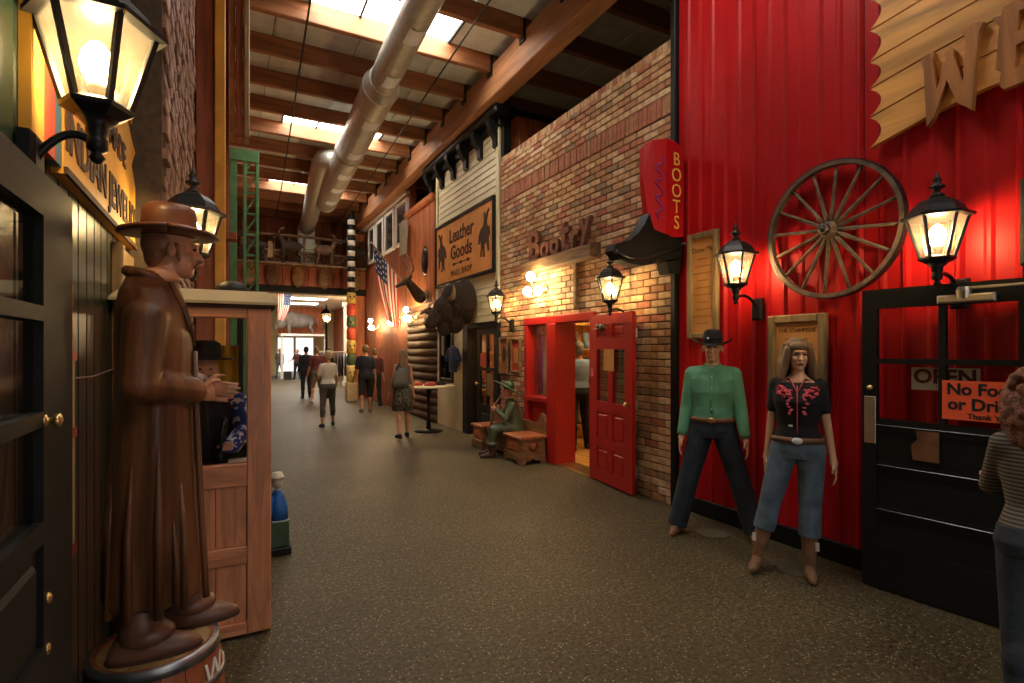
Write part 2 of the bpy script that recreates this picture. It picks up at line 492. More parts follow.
LBR = [M('old_brick_%d' % i, c, 0.5, var=0.3, scale=16, bump=0.3) for i, c in enumerate([
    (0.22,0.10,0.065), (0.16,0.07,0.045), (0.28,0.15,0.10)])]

# ------------------------------------------------------------------ setting: floor, ceiling
XR = 4.12      # face of the right-hand shop fronts
XL = -0.55     # face of the left-hand shop front
struct('floor', MB().box(-3, 9, -6, 44, -0.15, 0), FLOOR, 'dark speckled aggregate concrete floor of the hall')

ceil = struct('ceiling', MB().box(-3, 9, -2.2, 20.3, 6.72, 6.85), ROOFD, 'timber roof with grey panels and skylights')
PY = [7.87 + 1.09*k for k in range(-9, 12)]
pm = MB().cbox(-3, 9, -0.05, 0.05, 6.15, 6.42, 0.012, '-z').mesh('purlin', PURL)
for y in PY:
    o = link('purlin', pm, ceil, True); o.location = (0, y, 0)
panel_me = MB().cbox(-0.595, 0.595, -0.505, 0.505, 6.42, 6.46, 0.012, '-z').mesh('panel', PANELG)
XS = [-2.4 + 1.2*i for i in range(10)]
sky_rows = {0, 4, 8, 12, 16, 20}
SX0, SX1 = 1.0, 3.04
sp_me = MB().box(-0.325, 0.325, -0.49, 0.49, 6.43, 6.45).mesh('skylight_pane', SKYP)
fr = MB()
for i in range(len(PY)-1):
    yc = (PY[i] + PY[i+1]) / 2
    row = i in sky_rows
    for x in XS:
        if row and SX0 - 0.3 < x < SX1 + 0.3:
            continue
        o = link('panel', panel_me, ceil, True); o.location = (x, yc, 0)
    if row:
        for k in range(3):
            o = link('skylight_pane', sp_me, ceil, True); o.location = (SX0 + 0.34 + k*0.68, yc, 0)
        mf = MB()
        for k in range(4): mf.box(SX0 - 0.015 + k*0.68 - 0.002, SX0 + 0.015 + k*0.68, yc-0.50, yc+0.50, 6.40, 6.47)
        # strips of panel between the skylight and the neighbouring full panels
        part('skylight_frame', mf, BLACKP, ceil)
        gx = [x for x in XS if not (SX0 - 0.3 < x < SX1 + 0.3)]
        l = max(x for x in gx if x < SX0) + 0.6; r = min(x for x in gx if x > SX1) - 0.6
        if SX0 - l > 0.05: part('panel', MB().box(l, SX0-0.02, yc-0.505, yc+0.505, 6.42, 6.46), PANELG, ceil)
        if r - SX1 > 0.05: part('panel', MB().box(SX1+0.03, r, yc-0.505, yc+0.505, 6.42, 6.46), PANELG, ceil)
part('main_beam', MB().cbox(3.78, 4.06, -2.2, 20.2, 5.74, 6.25, 0.015, '-z'), BEAMW, ceil, label='long timber beam under the purlins')
hg = MB()
for y in PY: hg.box(3.755, 3.785, y-0.08, y+0.08, 6.08, 6.40)
part('joist_hanger', hg, BLACKP, ceil)['kind'] = 'stuff'

struct('wall_blocker_right', MB().box(9, 9.15, -2.35, 20.3, 0, 6.85), BLACKP, 'added unseen wall behind the right shops, blocking stray sky light')  # unseen, put in to stop sky light leaking in above the right shops
struct('wall_blocker_left', MB().box(-3.15, -3, -2.35, 20.3, 0, 6.85), BLACKP, 'added unseen wall behind the left shops, blocking stray sky light')  # added out of view, closes off sky light over the left shops
struct('wall_blocker_entrance', MB().box(-3, 9, -2.35, -2.2, 2.5, 6.85).box(-3, 0.5, -2.35, -2.2, 0, 2.5).box(3.2, 9, -2.35, -2.2, 0, 2.5), DGREEN, 'added unseen wall behind the photographer, narrowing the daylight opening')  # unseen, built with a small opening to darken the foreground
struct('wall_blocker_far', MB().box(6.0, 9, 20.02, 20.3, 0, 6.72).box(-3, -0.6, 20.02, 20.3, 0, 6.72), BLACKP, 'added unseen wall at the far end, blocking stray sky light')  # hidden pieces added to shut sky light out past the far wall

# ------------------------------------------------------------------ right side: red ribbed metal wall
redw = struct('wall_right_red', MB().box(XR+0.03, XR+0.12, -2.2, 4.10, 0, 6.12), BLACKP, 'red ribbed metal wall')
def rib_panel(y0, y1):
    mb = MB(); prof = []
    pitch = 0.1525; n = round((y1-y0)/pitch); pitch = (y1-y0)/n
    for i in range(n):
        y = y0 + i*pitch
        h = 0.026 if i % 2 == 0 else 0.012
        for dy, dx in ((0.0,0),(0.020,-h),(0.040,-h),(0.060,0)):
            prof.append((y+dy, XR+0.012+dx))
    prof.append((y1, XR+0.012))
    z0, z1 = 0.16, 6.1
    vs = [(x, y, z0) for y, x in prof] + [(x, y, z1) for y, x in prof]
    n = len(prof)
    bk = [(XR+0.03, y, z0) for y, x in prof] + [(XR+0.03, y, z1) for y, x in prof]
    mb.add(vs + bk, [(i, i+1, n+i+1, n+i) for i in range(n-1)] + [(n+i, n+i+1, 3*n+i+1, 3*n+i) for i in range(n-1)])
    return mb
y = 4.09
while y > -2.0:
    part('metal_panel', rib_panel(y-0.915, y-0.004), REDM, redw); y -= 0.915
part('baseboard', MB().cbox(XR-0.005, XR+0.03, -2.0, 4.09, 0, 0.16, 0.008, '-x'), BLACKP, redw)
part('corner_post', MB().cbox(XR-0.04, XR+0.14, 4.095, 4.165, 0, 6.12, 0.008, '-x'), BLACKP, redw, label='black corner post')

# ------------------------------------------------------------------ right side: brick wall
DY0, DY1, DZ = 5.50, 7.30, 2.10
core = MB()
core.box(XR+0.012, 4.40, 4.17, DY0, 0, 4.80)
core.box(XR+0.012, 4.40, DY1, 8.20, 0, 4.80)
core.box(XR+0.012, 4.40, DY0, DY1, DZ, 4.80)
bw = struct('wall_right_brick', core, MORTAR, 'tall brick shop front with a soldier course near its top')
bricks = []
PIT = 0.0808; BL = 0.222
def add_brick(y0, y1, z0, z1):
    if y1 - y0 < 0.03: return
    bricks.append((y0, y1, z0, z1))
z = 0.0; c = 0
while z < 4.80:
    if abs(z - 4.12) < 0.045:                       # soldier course: bricks on end
        y = 4.175
        while y < 8.16:
            add_brick(y, min(y+0.066, 8.19), 4.13, 4.34); y += 0.0755
        z = 4.35; continue
    y = 4.17 + (0 if c % 2 else -BL/2)
    while y < 8.19:
        a, b = max(y, 4.172), min(y + BL - 0.011, 8.19)
        zt = z + PIT - 0.012
        if z < DZ - 0.02 and b > DY0 and a < DY1:
            if a < DY0: add_brick(a, DY0-0.004, z, zt)
            if b > DY1: add_brick(DY1+0.004, b, z, zt)
        else:
            add_brick(a, b, z, zt)
        y += BL
    z += PIT; c += 1
y = 4.172                                            # rowlock cap
while y < 8.17:
    add_brick(y, min(y+0.066, 8.19), 4.805, 4.905); y += 0.0755
brng = random.Random(3)
scored = []
for b in bricks:
    yc = (b[0]+b[1])/2; zc = (b[2]+b[3])/2
    dd = math.sqrt(XR**2 + yc**2 + (zc-1.63)**2)
    area = (b[1]-b[0])*(b[3]-b[2]) * XR / dd**3
    hid = (4.55 < yc < 5.55 and zc < 2.1)
    scored.append((-area if not hid else 0, b))
scored.sort(key=lambda t: t[0])
shared = {}
stuff = MB()
for i, (sc, (y0, y1, z0, z1)) in enumerate(scored):
    prot = brng.uniform(-0.004, 0.004)
    mi = brng.choice([0,0,1,1,2,2,3,4,5])
    if z0 > 4.1 and z1 < 4.36 and z1-z0 > 0.15: mi = brng.choice([2,3,3])
    if i < 300:
        w = round(y1-y0, 3); h = round(z1-z0, 3); key = (w, h, mi)
        if key not in shared:
            shared[key] = MB().cbox(0, 0.06, 0, w, 0, h, 0.006, '-x').mesh('brick', BR[mi])
        o = link('brick', shared[key], bw, True)
        o.location = (XR - 0.006 + prot, y0, z0)
    else:
        stuff.cbox(XR - 0.006 + prot, XR+0.054, y0, y1, z0, z1, 0.006, '-x', mi)
o = part('brick', stuff, BR, bw); o['kind'] = 'stuff'
part('wall_coping', MB().box(XR+0.06, 4.40, 4.17, 8.2, 4.80, 4.90), MORTAR, bw)

# --- red shop doorway with sidelight
df = struct('door_1', MB().cbox(XR-0.035, XR+0.24, DY0+0.0, DY0+0.09, 0, DZ-0.09, 0.01, '-x'), REDD, 'red painted door frame with sidelight window')
def red(name, *a, b=0.01): return part(name, MB().cbox(*a, b, '-x'), REDD, df)
red('head_rail', XR-0.035, XR+0.24, DY0, DY1, DZ-0.09, DZ+0.02)
red('mullion_post', XR-0.045, XR+0.30, 6.38, 6.62, 0, DZ-0.09)
red('jamb', XR-0.035, XR+0.11, DY1-0.10, DY1+0.0, 0, DZ-0.09)
red('lower_panel', XR+0.03, XR+0.12, 6.62, DY1-0.10, 0, 0.86)
red('sill', XR-0.05, XR+0.16, 6.62, DY1-0.10, 0.86, 0.93)
red('raised_panel', XR+0.012, XR+0.035, 6.70, DY1-0.18, 0.12, 0.74, b=0.02)
part('pane', MB().box(XR+0.08, XR+0.088, 6.62, DY1-0.10, 0.93, DZ-0.09), GLASS, df)
part('threshold', MB().cbox(XR-0.02, XR+0.28, DY0+0.09, 6.38, 0, 0.02, 0.006, '+z'), BRASS, df)

# open leaf: local frame, hinge at origin, leaf along -Y, outer face -X
def panel_door(root, w, h, mat, panes, panels, t=0.045, glass=GLASSD):
    """frame built from the gaps: panes and panels are (y0,y1,z0,z1) in leaf space"""
    holes = panes + panels
    ys = sorted({0, w, *[p[0] for p in holes], *[p[1] for p in holes]})
    zs = sorted({0, h, *[p[2] for p in holes], *[p[3] for p in holes]})
    mb = MB()
    for i in range(len(ys)-1):
        # merge vertical runs
        run = None
        for j in range(len(zs)-1):
            yc = (ys[i]+ys[i+1])/2; zc = (zs[j]+zs[j+1])/2
            solid = not any(p[0] < yc < p[1] and p[2] < zc < p[3] for p in holes)
            if solid:
                run = run if run is not None else zs[j]
            if (not solid or j == len(zs)-2) and run is not None:
                top = zs[j+1] if solid else zs[j]
                mb.box(-t/2, t/2, -ys[i], -ys[i+1], run, top); run = None
    fr_ = part('frame', mb, mat, root, local=True)
    for p in panes:
        part('pane', MB().box(-0.004, 0.004, -p[1]+0.0, -p[0], p[2], p[3]), glass, root, local=True)
    for p in panels:
        part('panel', MB().cbox(-t/2+0.012, t/2-0.012, -p[1], -p[0], p[2], p[3], 0.004, '-x')
             .cbox(-t/2+0.002, 0, -p[1]+0.035, -p[0]-0.035, p[2]+0.035, p[3]-0.035, 0.012, '-x'), mat, root, local=True)
    return fr_
rl = thing('shop_door_leaf', 'red six-panel shop door standing open against the brick', 'door', (XR-0.03, 5.53, 0.02), -math.radians(7))
W = 0.93
panel_door(rl, W, 2.04, REDD, [(0.15,0.42,0.98,1.62), (0.51,0.78,0.98,1.62)],
           [(0.15,0.42,1.76,1.92), (0.51,0.78,1.76,1.92), (0.15,0.42,0.52,0.86), (0.51,0.78,0.52,0.86), (0.15,0.42,0.14,0.42), (0.51,0.78,0.14,0.42)])
part('notice', MB().box(-0.03, -0.024, -0.56, -0.33, 1.36, 1.62), PARCH, rl, local=True, label='tan paper notice')
bow = MB().ell((-0.05,-0.33,1.88), (0.03,0.055,0.05)).ell((-0.05,-0.24,1.90), (0.03,0.04,0.03)).tube([(-0.04,-0.10,1.86),(-0.05,-0.25,1.87),(-0.05,-0.36,1.87)], 0.012)
part('door_ornament', bow, LEATHD, rl, True, local=True, label='dark ornament hung at the top')
part('pink_card', MB().box(-0.03,-0.024,-0.08,-0.02,1.28,1.38), PINK, rl, local=True)
part('knob', MB().lathe([(0.0,0),(0.012,0),(0.012,0.03),(0.028,0.04),(0.028,0.06),(0.0,0.066)], (-0.02,-0.87,1.0), 12, M=Matrix.Rotation(-PI/2,4,'Y')), BRASS, rl, True, True)
for z in (0.25, 1.0, 1.8):
    part('hinge', MB().tube([(0.03,-W-0.004,z-0.05),(0.03,-W-0.004,z+0.05)], 0.012), STEEL, rl, local=True)

# ------------------------------------------------------------------ boot shop interior behind the red doorway
si = MB().box(7.3, 7.4, 4.4, 10.8, 0, 3.0)
struct('wall_shop_back', si, CREAM, 'cream back wall inside the boot shop')
struct('wall_shop_side', MB().box(4.42, 7.3, 8.16, 8.24, 0, 3.0), PINE, 'wood wall inside the boot shop')
struct('wall_shop_near', MB().box(4.42, 7.3, 4.3, 4.4, 0, 3.0), CREAM, 'near wall inside the boot shop')
struct('ceiling_shop', MB().box(4.42, 7.4, 4.3, 10.9, 3.0, 3.08), CREAM, 'ceiling of the shops')
struct('floor_shop', MB().box(4.16, 7.3, 5.0, 8.1, 0.0, 0.012), PINE, 'pale wood floor of the boot shop')
sh = thing('shop_shelf', 'wooden shelf rack of boots inside the boot shop', 'shelf', (5.9, 8.0, 0))
part('upright', MB().box(4.6, 4.64, 7.86, 8.15, 0, 2.2), PINE, sh); part('upright', MB().box(6.6, 6.64, 7.86, 8.15, 0, 2.2), PINE, sh)
for z in (0.3, 0.75, 1.2, 1.65, 2.1):
    part('shelf_board', MB().cbox(4.64, 6.6, 7.86, 8.15, z-0.03, z, 0.005, '-y'), PINE, sh)
srng = random.Random(9)
cols = [BKCLOTH, LEATHB, WHITEC, LEATHD, LBLUE, PARCH, GOLDSKIN]
def little_boot(loc, mat, label, grp, s=1.0, rz=0):
    mb = MB()
    mb.loft([(0,0.03,0.0,0.04,0.10),(0,0.03,0.05,0.04,0.10),(0,-0.01,0.09,0.038,0.065),(0,-0.03,0.13,0.04,0.045),(0,-0.03,0.28,0.055,0.06)], 10)
    mb.v = [(x*s, y*s, z*s) for x, y, z in mb.v]
    o = link('cowboy_boot', mb.mesh('cowboy_boot', mat, True)); o.location = loc; o.rotation_euler = (0,0,rz)
    return props(o, label, 'boot', grp)
for zi, z in enumerate((0.30, 0.75, 1.2, 1.65)):
    for i in range(9):
        little_boot((4.78+0.2*i, 7.98, z), cols[srng.randrange(7)], 'cowboy boot on the %s of the rack inside the boot shop' % ('lowest shelf','second shelf','third shelf','top shelf')[zi], 'boots on the %s of the shop rack' % ('lowest shelf','second shelf','third shelf','top shelf')[zi], 1.05, PI)
globe_lamp_me = None
def ceiling_globe(loc, label):
    t = thing('ceiling_lamp', label, 'lamp', loc)
    part('canopy', MB().lathe([(0.06,0.0),(0.06,-0.03),(0.03,-0.05),(0.03,-0.08)], (0,0,0), 14), BRASS, t, True, True)
    part('globe', MB().ell((0,0,-0.18), 0.11), EM('shop_globe_glow', (1.0,0.75,0.42), 130), t, True, True)
    return t
ceiling_globe((5.3, 6.6, 3.0), 'round glass ceiling lamp inside the boot shop')
# garments hanging inside the sidelight window
for i, (yy, mt, lb) in enumerate(((7.19, PURPLE, 'purple garment hanging inside the red sidelight window'), (7.04, WHITEC, 'white garment hanging inside the red sidelight window'))):
    g = MB().loft([(4.33,yy,0.95,0.035,0.055),(4.33,yy,1.3,0.035,0.06),(4.33,yy,1.7,0.03,0.05),(4.33,yy,1.86,0.02,0.02)], 14, lambda a,i: 1+0.12*math.sin(5*a))
    single('hanging_garment', g, mt, lb, 'garment', True)
single('garment_rail', MB().tube([(4.33,6.63,1.87),(4.33,7.29,1.87)], 0.010), STEEL, 'steel rail holding garments inside the sidelight window', 'rail', True)

# ------------------------------------------------------------------ right side: cream leather-goods front
LY0, LY1 = 8.21, 11.33
cm = MB()
cm.box(XR+0.012, XR+0.20, LY0, LY1, 2.08, 5.60)
cm.box(XR+0.012, XR+0.20, 9.62, LY1, 0, 2.08)
lw = struct('wall_right_cream', cm, CREAM, 'cream clapboard front of the leather goods shop')
bm_ = {}
z = 2.14
while z < 5.55:
    part('clapboard', MB().add([(XR+0.012,LY0,z+0.122),(XR-0.002,LY0,z+0.006),(XR-0.002,LY0,z),(XR+0.012,LY0,z),
         (XR+0.012,LY1,z+0.122),(XR-0.002,LY1,z+0.006),(XR-0.002,LY1,z),(XR+0.012,LY1,z)],
         [(0,1,5,4),(1,2,6,5),(2,3,7,6),(0,3,2,1),(4,5,6,7)]), CREAM, lw)
    z += 0.124
part('corner_board', MB().cbox(XR-0.03, XR+0.012, LY0, LY0+0.10, 2.1, 5.5, 0.006, '-x'), CREAM, lw)
part('corner_board', MB().cbox(XR-0.03, XR+0.012, LY1-0.10, LY1, 2.1, 5.5, 0.006, '-x'), CREAM, lw)
part('black_end_post', MB().cbox(XR+0.02, XR+0.17, LY0-0.09, LY0-0.005, 4.92, 5.9, 0.006, '-y'), BLACKP, lw)
# upper side wall of pine planks above the brick
for i in range(8):
    part('side_plank', MB().cbox(XR+0.18+i*0.19, XR+0.365+i*0.19, LY0-0.02, LY0+0.06, 4.3, 5.72, 0.008, '-y'), OUTW, lw)
part('side_cap', MB().box(XR+0.12, 5.7, LY0-0.06, LY0+0.08, 5.72, 5.80), BLACKP, lw)
# black cornice with brackets
cor = thing('bracketed_cornice', 'black bracketed cornice along the top of the cream shop front', 'cornice', (XR-0.1, 9.7, 5.45))
part('crown', MB().cbox(XR-0.22, XR+0.20, 7.95, 11.7, 5.60, 5.73, 0.03, '-x'), BLACKP, cor)
part('frieze', MB().cbox(XR-0.06, XR+0.15, 8.1, 11.6, 5.46, 5.60, 0.012, '-x'), BLACKP, cor)
for i in range(6):
    yb = 8.22 + i*0.66
    bk = MB().prism([(0,0),(0.06,0.02),(0.07,0.18),(0.14,0.26),(0.20,0.40),(0.20,0.48),(0,0.48)], (XR-0.002,yb,5.12), (-1,0,0), (0,0,1), (0,0.15,0))
    part('bracket', bk, BLACKP, cor)

# leather goods sign
sg = thing('leather_goods_sign', 'orange leather goods sign with bucking horses above the bison head', 'sign', (XR-0.06, 9.78, 3.05))
SY0, SY1, SZ0, SZ1 = 8.36, 11.18, 3.05, 4.25
part('board', MB().box(XR-0.06, XR-0.014, SY0, SY1, SZ0, SZ1), M('leather_sign_orange', (0.80,0.34,0.08), 0.5, var=0.14, scale=3), sg)
fm = MB()
for a in ((SY0-0.03, SY1+0.03, SZ0-0.06, SZ0), (SY0-0.03, SY1+0.03, SZ1, SZ1+0.06), (SY0-0.06, SY0, SZ0-0.06, SZ1+0.06), (SY1, SY1+0.06, SZ0-0.06, SZ1+0.06)):
    fm.cbox(XR-0.085, XR-0.014, *a, 0.012, '-x')
part('frame', fm, BLACKP, sg)
SN = dict(u=(0,-1,0), w=(0,0,1))
def stext(t, yc, zc, size, mat, parent, x=None, name='lettering', bold=0.0, sx=1.0, spacing=1.0, depth=0.003):
    mb = text_mb(t, size, depth, bold, spacing=spacing)
    if sx != 1.0: mb.v = [(p[0]*sx, p[1], p[2]) for p in mb.v]
    place(mb, (XR-0.064 if x is None else x, yc, zc), (0,-1,0), (0,0,1), (-1,0,0))
    return part(name, mb, mat, parent)
stext('Leather', 9.80, 3.95, 0.40, INK, sg, bold=0.006, sx=1.0)
stext('Goods', 9.80, 3.60, 0.40, INK, sg, bold=0.006)
stext('MALL SHOP', 9.80, 3.19, 0.17, INK, sg, spacing=1.25)
orn = MB()
orn.box(XR-0.066, XR-0.06, 9.35, 10.25, 3.365, 3.38)
for yy in (9.45, 9.8, 10.15): orn.prism([(-0.09,0),(0,0.035),(0.09,0),(0,-0.035)], (XR-0.066,yy,3.372), (0,1,0), (0,0,1), (0.006,0,0))
part('flourish', orn, INK, sg)
horse = [(-0.05,-0.36),(0.02,-0.36),(0.0,-0.15),(0.08,-0.10),(0.14,-0.28),(0.20,-0.27),(0.18,-0.05),(0.24,0.02),(0.20,0.16),(0.12,0.18),
         (0.10,0.26),(0.16,0.40),(0.22,0.44),(0.20,0.48),(0.10,0.44),(0.06,0.36),(0.02,0.45),(-0.03,0.42),(-0.01,0.30),(-0.06,0.20),(-0.16,0.16),(-0.24,0.06),(-0.27,-0.10),(-0.22,-0.10),(-0.18,-0.02),(-0.14,-0.18),(-0.18,-0.34),(-0.12,-0.34),(-0.06,-0.16)]
for yc, s in ((8.70, 1), (10.86, -1)):
    part('horse_and_rider', MB().prism([(p[0]*s, p[1]) for p in horse], (XR-0.066,yc,3.66), (0,-1,0), (0,0,1), (0.006,0,0)), INK, sg)

# leather shop door: black jambs, fixed black leaf, goods within
jd = struct('door_2', MB().cbox(XR-0.03, XR+0.2, 9.55, 9.80, 0, 2.12, 0.01, '-x'), BLACKP, 'black door frame of the leather goods shop')
part('head_rail', MB().cbox(XR-0.03, XR+0.2, 8.21, 9.55, 2.04, 2.14, 0.01, '-x'), BLACKP, jd)
part('jamb', MB().cbox(XR-0.03, XR+0.2, 8.21, 8.32, 0, 2.04, 0.01, '-x'), BLACKP, jd)
bl = thing('black_door_leaf', 'black glazed door leaf beside the two small framed pictures', 'door', (XR+0.03, 9.17, 0.01), 0)
panel_door(bl, 0.84, 2.02, BLACKP, [(0.12,0.40,1.30,1.90),(0.44,0.72,1.30,1.90),(0.12,0.40,0.62,1.24),(0.44,0.72,0.62,1.24)], [(0.12,0.72,0.12,0.50)])
part('poster', MB().box(-0.03,-0.024,-0.40,-0.16,1.32,1.56), REDS, bl, local=True)
part('poster', MB().box(-0.03,-0.024,-0.66,-0.44,0.80,1.20), WEATH, bl, local=True)
part('knob', MB().lathe([(0.0,0),(0.012,0),(0.012,0.03),(0.028,0.04),(0.028,0.06),(0.0,0.066)], (-0.02,-0.06,1.0), 12, M=Matrix.Rotation(-PI/2,4,'Y')), BRASS, bl, True, True)
struct('wall_leather_inner', MB().box(5.6, 5.7, 8.25, 11.3, 0, 2.98), PINE, 'wood back wall inside the leather shop')
ls = thing('goods_shelf', 'shelf of small bright goods inside the leather shop doorway', 'shelf', (5.4, 9.9, 0))
for z in (0.4, 0.8, 1.2, 1.6, 2.0): part('shelf_board', MB().cbox(4.75, 5.6, 10.3, 10.6, z-0.03, z, 0.005, '-y'), PINE, ls)
part('back_panel', MB().box(4.75, 5.6, 10.6, 10.64, 0, 2.4), PINE, ls)
for zi, z in enumerate((0.4, 0.8, 1.2, 1.6)):
    for i in range(5):
        b = MB().lathe([(0.05,0),(0.055,0.10),(0.03,0.16),(0.02,0.22),(0.025,0.23)], (4.84+0.16*i, 10.44, z), 10)
        single('trinket', b, cols[srng.randrange(7)], 'small trinket on the %s of the goods shelf inside the leather shop' % ('lowest board','second board','third board','top board')[zi], 'trinket', True, 'trinkets on the %s of the goods shelf' % ('lowest board','second board','third board','top board')[zi])
ceiling_globe((5.0, 9.4, 3.0), 'round glass ceiling lamp inside the leather shop')

# show window with a dark frame on the cream front and a navy shirt hung beside it
wn = struct('window_1', MB().cbox(XR-0.03, XR+0.02, 10.35, 10.43, 0.95, 2.05, 0.008, '-x').cbox(XR-0.03, XR+0.02, 11.05, 11.13, 0.95, 2.05, 0.008, '-x')
            .cbox(XR-0.03, XR+0.02, 10.43, 11.05, 1.97, 2.05, 0.008, '-x').cbox(XR-0.03, XR+0.02, 10.43, 11.05, 0.95, 1.03, 0.008, '-x'), BLACKP, 'dark framed show window on the cream front')
part('pane', MB().box(XR-0.012, XR-0.004, 10.43, 11.05, 1.03, 1.97), GL('dark_pane', tint=(0.06,0.06,0.06), refl=1.0), wn)

# ------------------------------------------------------------------ right side: red timber front and the fronts beyond
tf = struct('wall_right_timber', MB().box(XR+0.02, XR+0.2, 11.35, 13.4, 0, 5.05), SIDING, 'red timber front beyond the cream shop')
for i in range(8):
    part('plank', MB().cbox(XR-0.06, XR+0.03, 11.36+i*0.255, 11.36+i*0.255+0.25, 2.7, 5.0, 0.012, '-x'), OUTW, tf)
part('cap_rail', MB().cbox(XR-0.14, XR+0.2, 11.36, 13.42, 5.0, 5.14, 0.02, '-x'), OUTW, tf)
for i in range(14):
    part('log_course', MB().tube([(XR+0.02,11.36,0.10+i*0.185),(XR+0.02,13.4,0.10+i*0.185)], 0.09, 10), LOGD, tf, True)
single('black_oval_shield', MB().lathe([(0.0,0),(0.20,0.0),(0.21,0.02),(0.14,0.05),(0.0,0.06)], (XR-0.06,11.95,3.7), 20, sy=1.0, sx=1.7, M=Matrix.Rotation(-PI/2,4,'Y')), BLACKG,
       'black oval shield on the red timber front', 'shield', True)
fb = struct('wall_right_far', MB().box(XR+0.02, XR+0.2, 13.42, 20, 0, 6.1), SIDING, 'dark red siding of the far shop fronts')
for i in range(26):
    part('siding_board', MB().cbox(XR-0.005, XR+0.03, 13.43+i*0.25, 13.43+i*0.25+0.24, 0, 4.25, 0.008, '-x'), SIDING, fb)
# dark upper windows with white trim
for k, (a, b) in enumerate(((13.5,14.55),(14.75,15.7),(15.9,16.8),(17.0,17.8))):
    w_ = struct('window_%d' % (k+2), MB().cbox(XR-0.05, XR+0.02, a, a+0.09, 4.45, 5.6, 0.008, '-x').cbox(XR-0.05, XR+0.02, b-0.09, b, 4.45, 5.6, 0.008, '-x')
         .cbox(XR-0.05, XR+0.02, a+0.09, b-0.09, 4.45, 4.53, 0.008, '-x').cbox(XR-0.05, XR+0.02, a+0.09, b-0.09, 5.52, 5.6, 0.008, '-x'), WHITEP, 'upper window with white trim on the far shop front')
    part('pane', MB().box(XR-0.02, XR-0.01, a+0.09, b-0.09, 4.53, 5.52), BLACKG, w_)
part('white_cornice', MB().cbox(XR-0.10, XR+0.02, 13.45, 19.9, 5.66, 5.76, 0.02, '-x'), WHITEP, fb)
bn = thing('hanging_banner', 'pale cloth banner hung from the red timber front', 'banner', (XR-0.16, 13.3, 4.0))
part('cloth', MB().grid(lambda u,v: (XR-0.20+0.02*math.sin(u*7+v*2), 12.95+u*0.72, 4.05+v*0.85), 8, 8), M('banner_cloth', (0.42,0.37,0.26), 0.8, var=0.1), bn, True)
part('rod', MB().tube([(XR-0.2,12.9,4.9),(XR-0.2,13.72,4.9)], 0.015), WEATH, bn)
part('strap', MB().tube([(XR-0.2,12.95,4.9),(XR-0.06,12.95,5.0)], 0.008), WEATH, bn)

# ------------------------------------------------------------------ left side
lwm = MB().box(XL-0.15, XL-0.012, -2.2, 5.6, 0, 6.12)
lws = struct('wall_left_green', lwm, BLACKP, 'dark green boarded shop front on the left')
yy = -2.1
while yy < 5.5:
    part('board', MB().cbox(XL-0.02, XL+0.012, yy, min(yy+0.142, 5.59), 0.12, 6.1, 0.008, '+x'), DGREEN, lws); yy += 0.147
part('baseboard', MB().cbox(XL-0.02, XL+0.03, -2.1, 5.59, 0, 0.12, 0.008, '+x'), BLACKP, lws)
XB = -0.36
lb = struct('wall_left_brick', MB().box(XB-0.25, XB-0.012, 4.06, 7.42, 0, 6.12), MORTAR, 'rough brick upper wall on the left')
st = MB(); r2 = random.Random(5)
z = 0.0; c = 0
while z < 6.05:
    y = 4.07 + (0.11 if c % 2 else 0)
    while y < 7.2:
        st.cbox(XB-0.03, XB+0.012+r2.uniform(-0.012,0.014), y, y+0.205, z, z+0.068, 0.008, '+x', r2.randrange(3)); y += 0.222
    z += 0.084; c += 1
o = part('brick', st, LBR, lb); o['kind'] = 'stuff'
# projecting false front further down on the left
ff = struct('wall_left_false_front', MB().box(XL, 0.0, 7.70, 20.0, 0.0, 6.12), SIDING, 'projecting wooden false front on the left')
for i in range(50):
    part('siding_board', MB().cbox(-0.005, 0.015, 7.72+i*0.245, 7.72+i*0.245+0.238, 0, 6.1, 0.006, '+x'), SIDING, ff)
part('yellow_post', MB().cbox(-0.145, -0.025, 7.44, 7.56, 0.0, 6.12, 0.01, '-y'), YELS, ff, label='yellow corner post')
part('red_trim', MB().cbox(-0.345, -0.155, 7.46, 7.69, 0.0, 6.12, 0.01, '-y'), SIDING, ff)
for i, (a, b) in enumerate(((0.01,0.08),(0.09,0.165),(0.175,0.24))):
    part('plank', MB().cbox(a, b, 7.50-0.03*i, 7.69, 4.28, 6.12, 0.01, '-y'), [BEAMW, SIDING, WEATH][i], ff)
part('ledge', MB().cbox(-0.02, 0.10, 7.5, 7.69, 3.0, 3.1, 0.01, '-y'), SIDING, ff)
# green lattice truss column
tr = thing('green_truss', 'green lattice steel truss beyond the false front on the left', 'truss', (0.3, 12.1, 3.0))
for x_, w_ in ((0.03,0.13), (0.27,0.06), (0.50,0.06)):
    part('chord', MB().cbox(x_, x_+w_, 12.1, 12.18, 0, 5.65, 0.006, '-y'), GREEN, tr)
for i in range(8):
    z_ = 2.3 + i*0.42
    part('brace', MB().tube([(0.29,12.14,z_),(0.53,12.14,z_+0.40)], 0.022, 6), GREEN, tr)
    part('strut', MB().cbox(0.29, 0.53, 12.11, 12.16, z_-0.02, z_+0.02, 0.004, '-y'), GREEN, tr)
part('gusset', MB().cbox(0.03, 0.56, 12.08, 12.10, 5.45, 5.68, 0.004, '-y'), GREEN, tr)

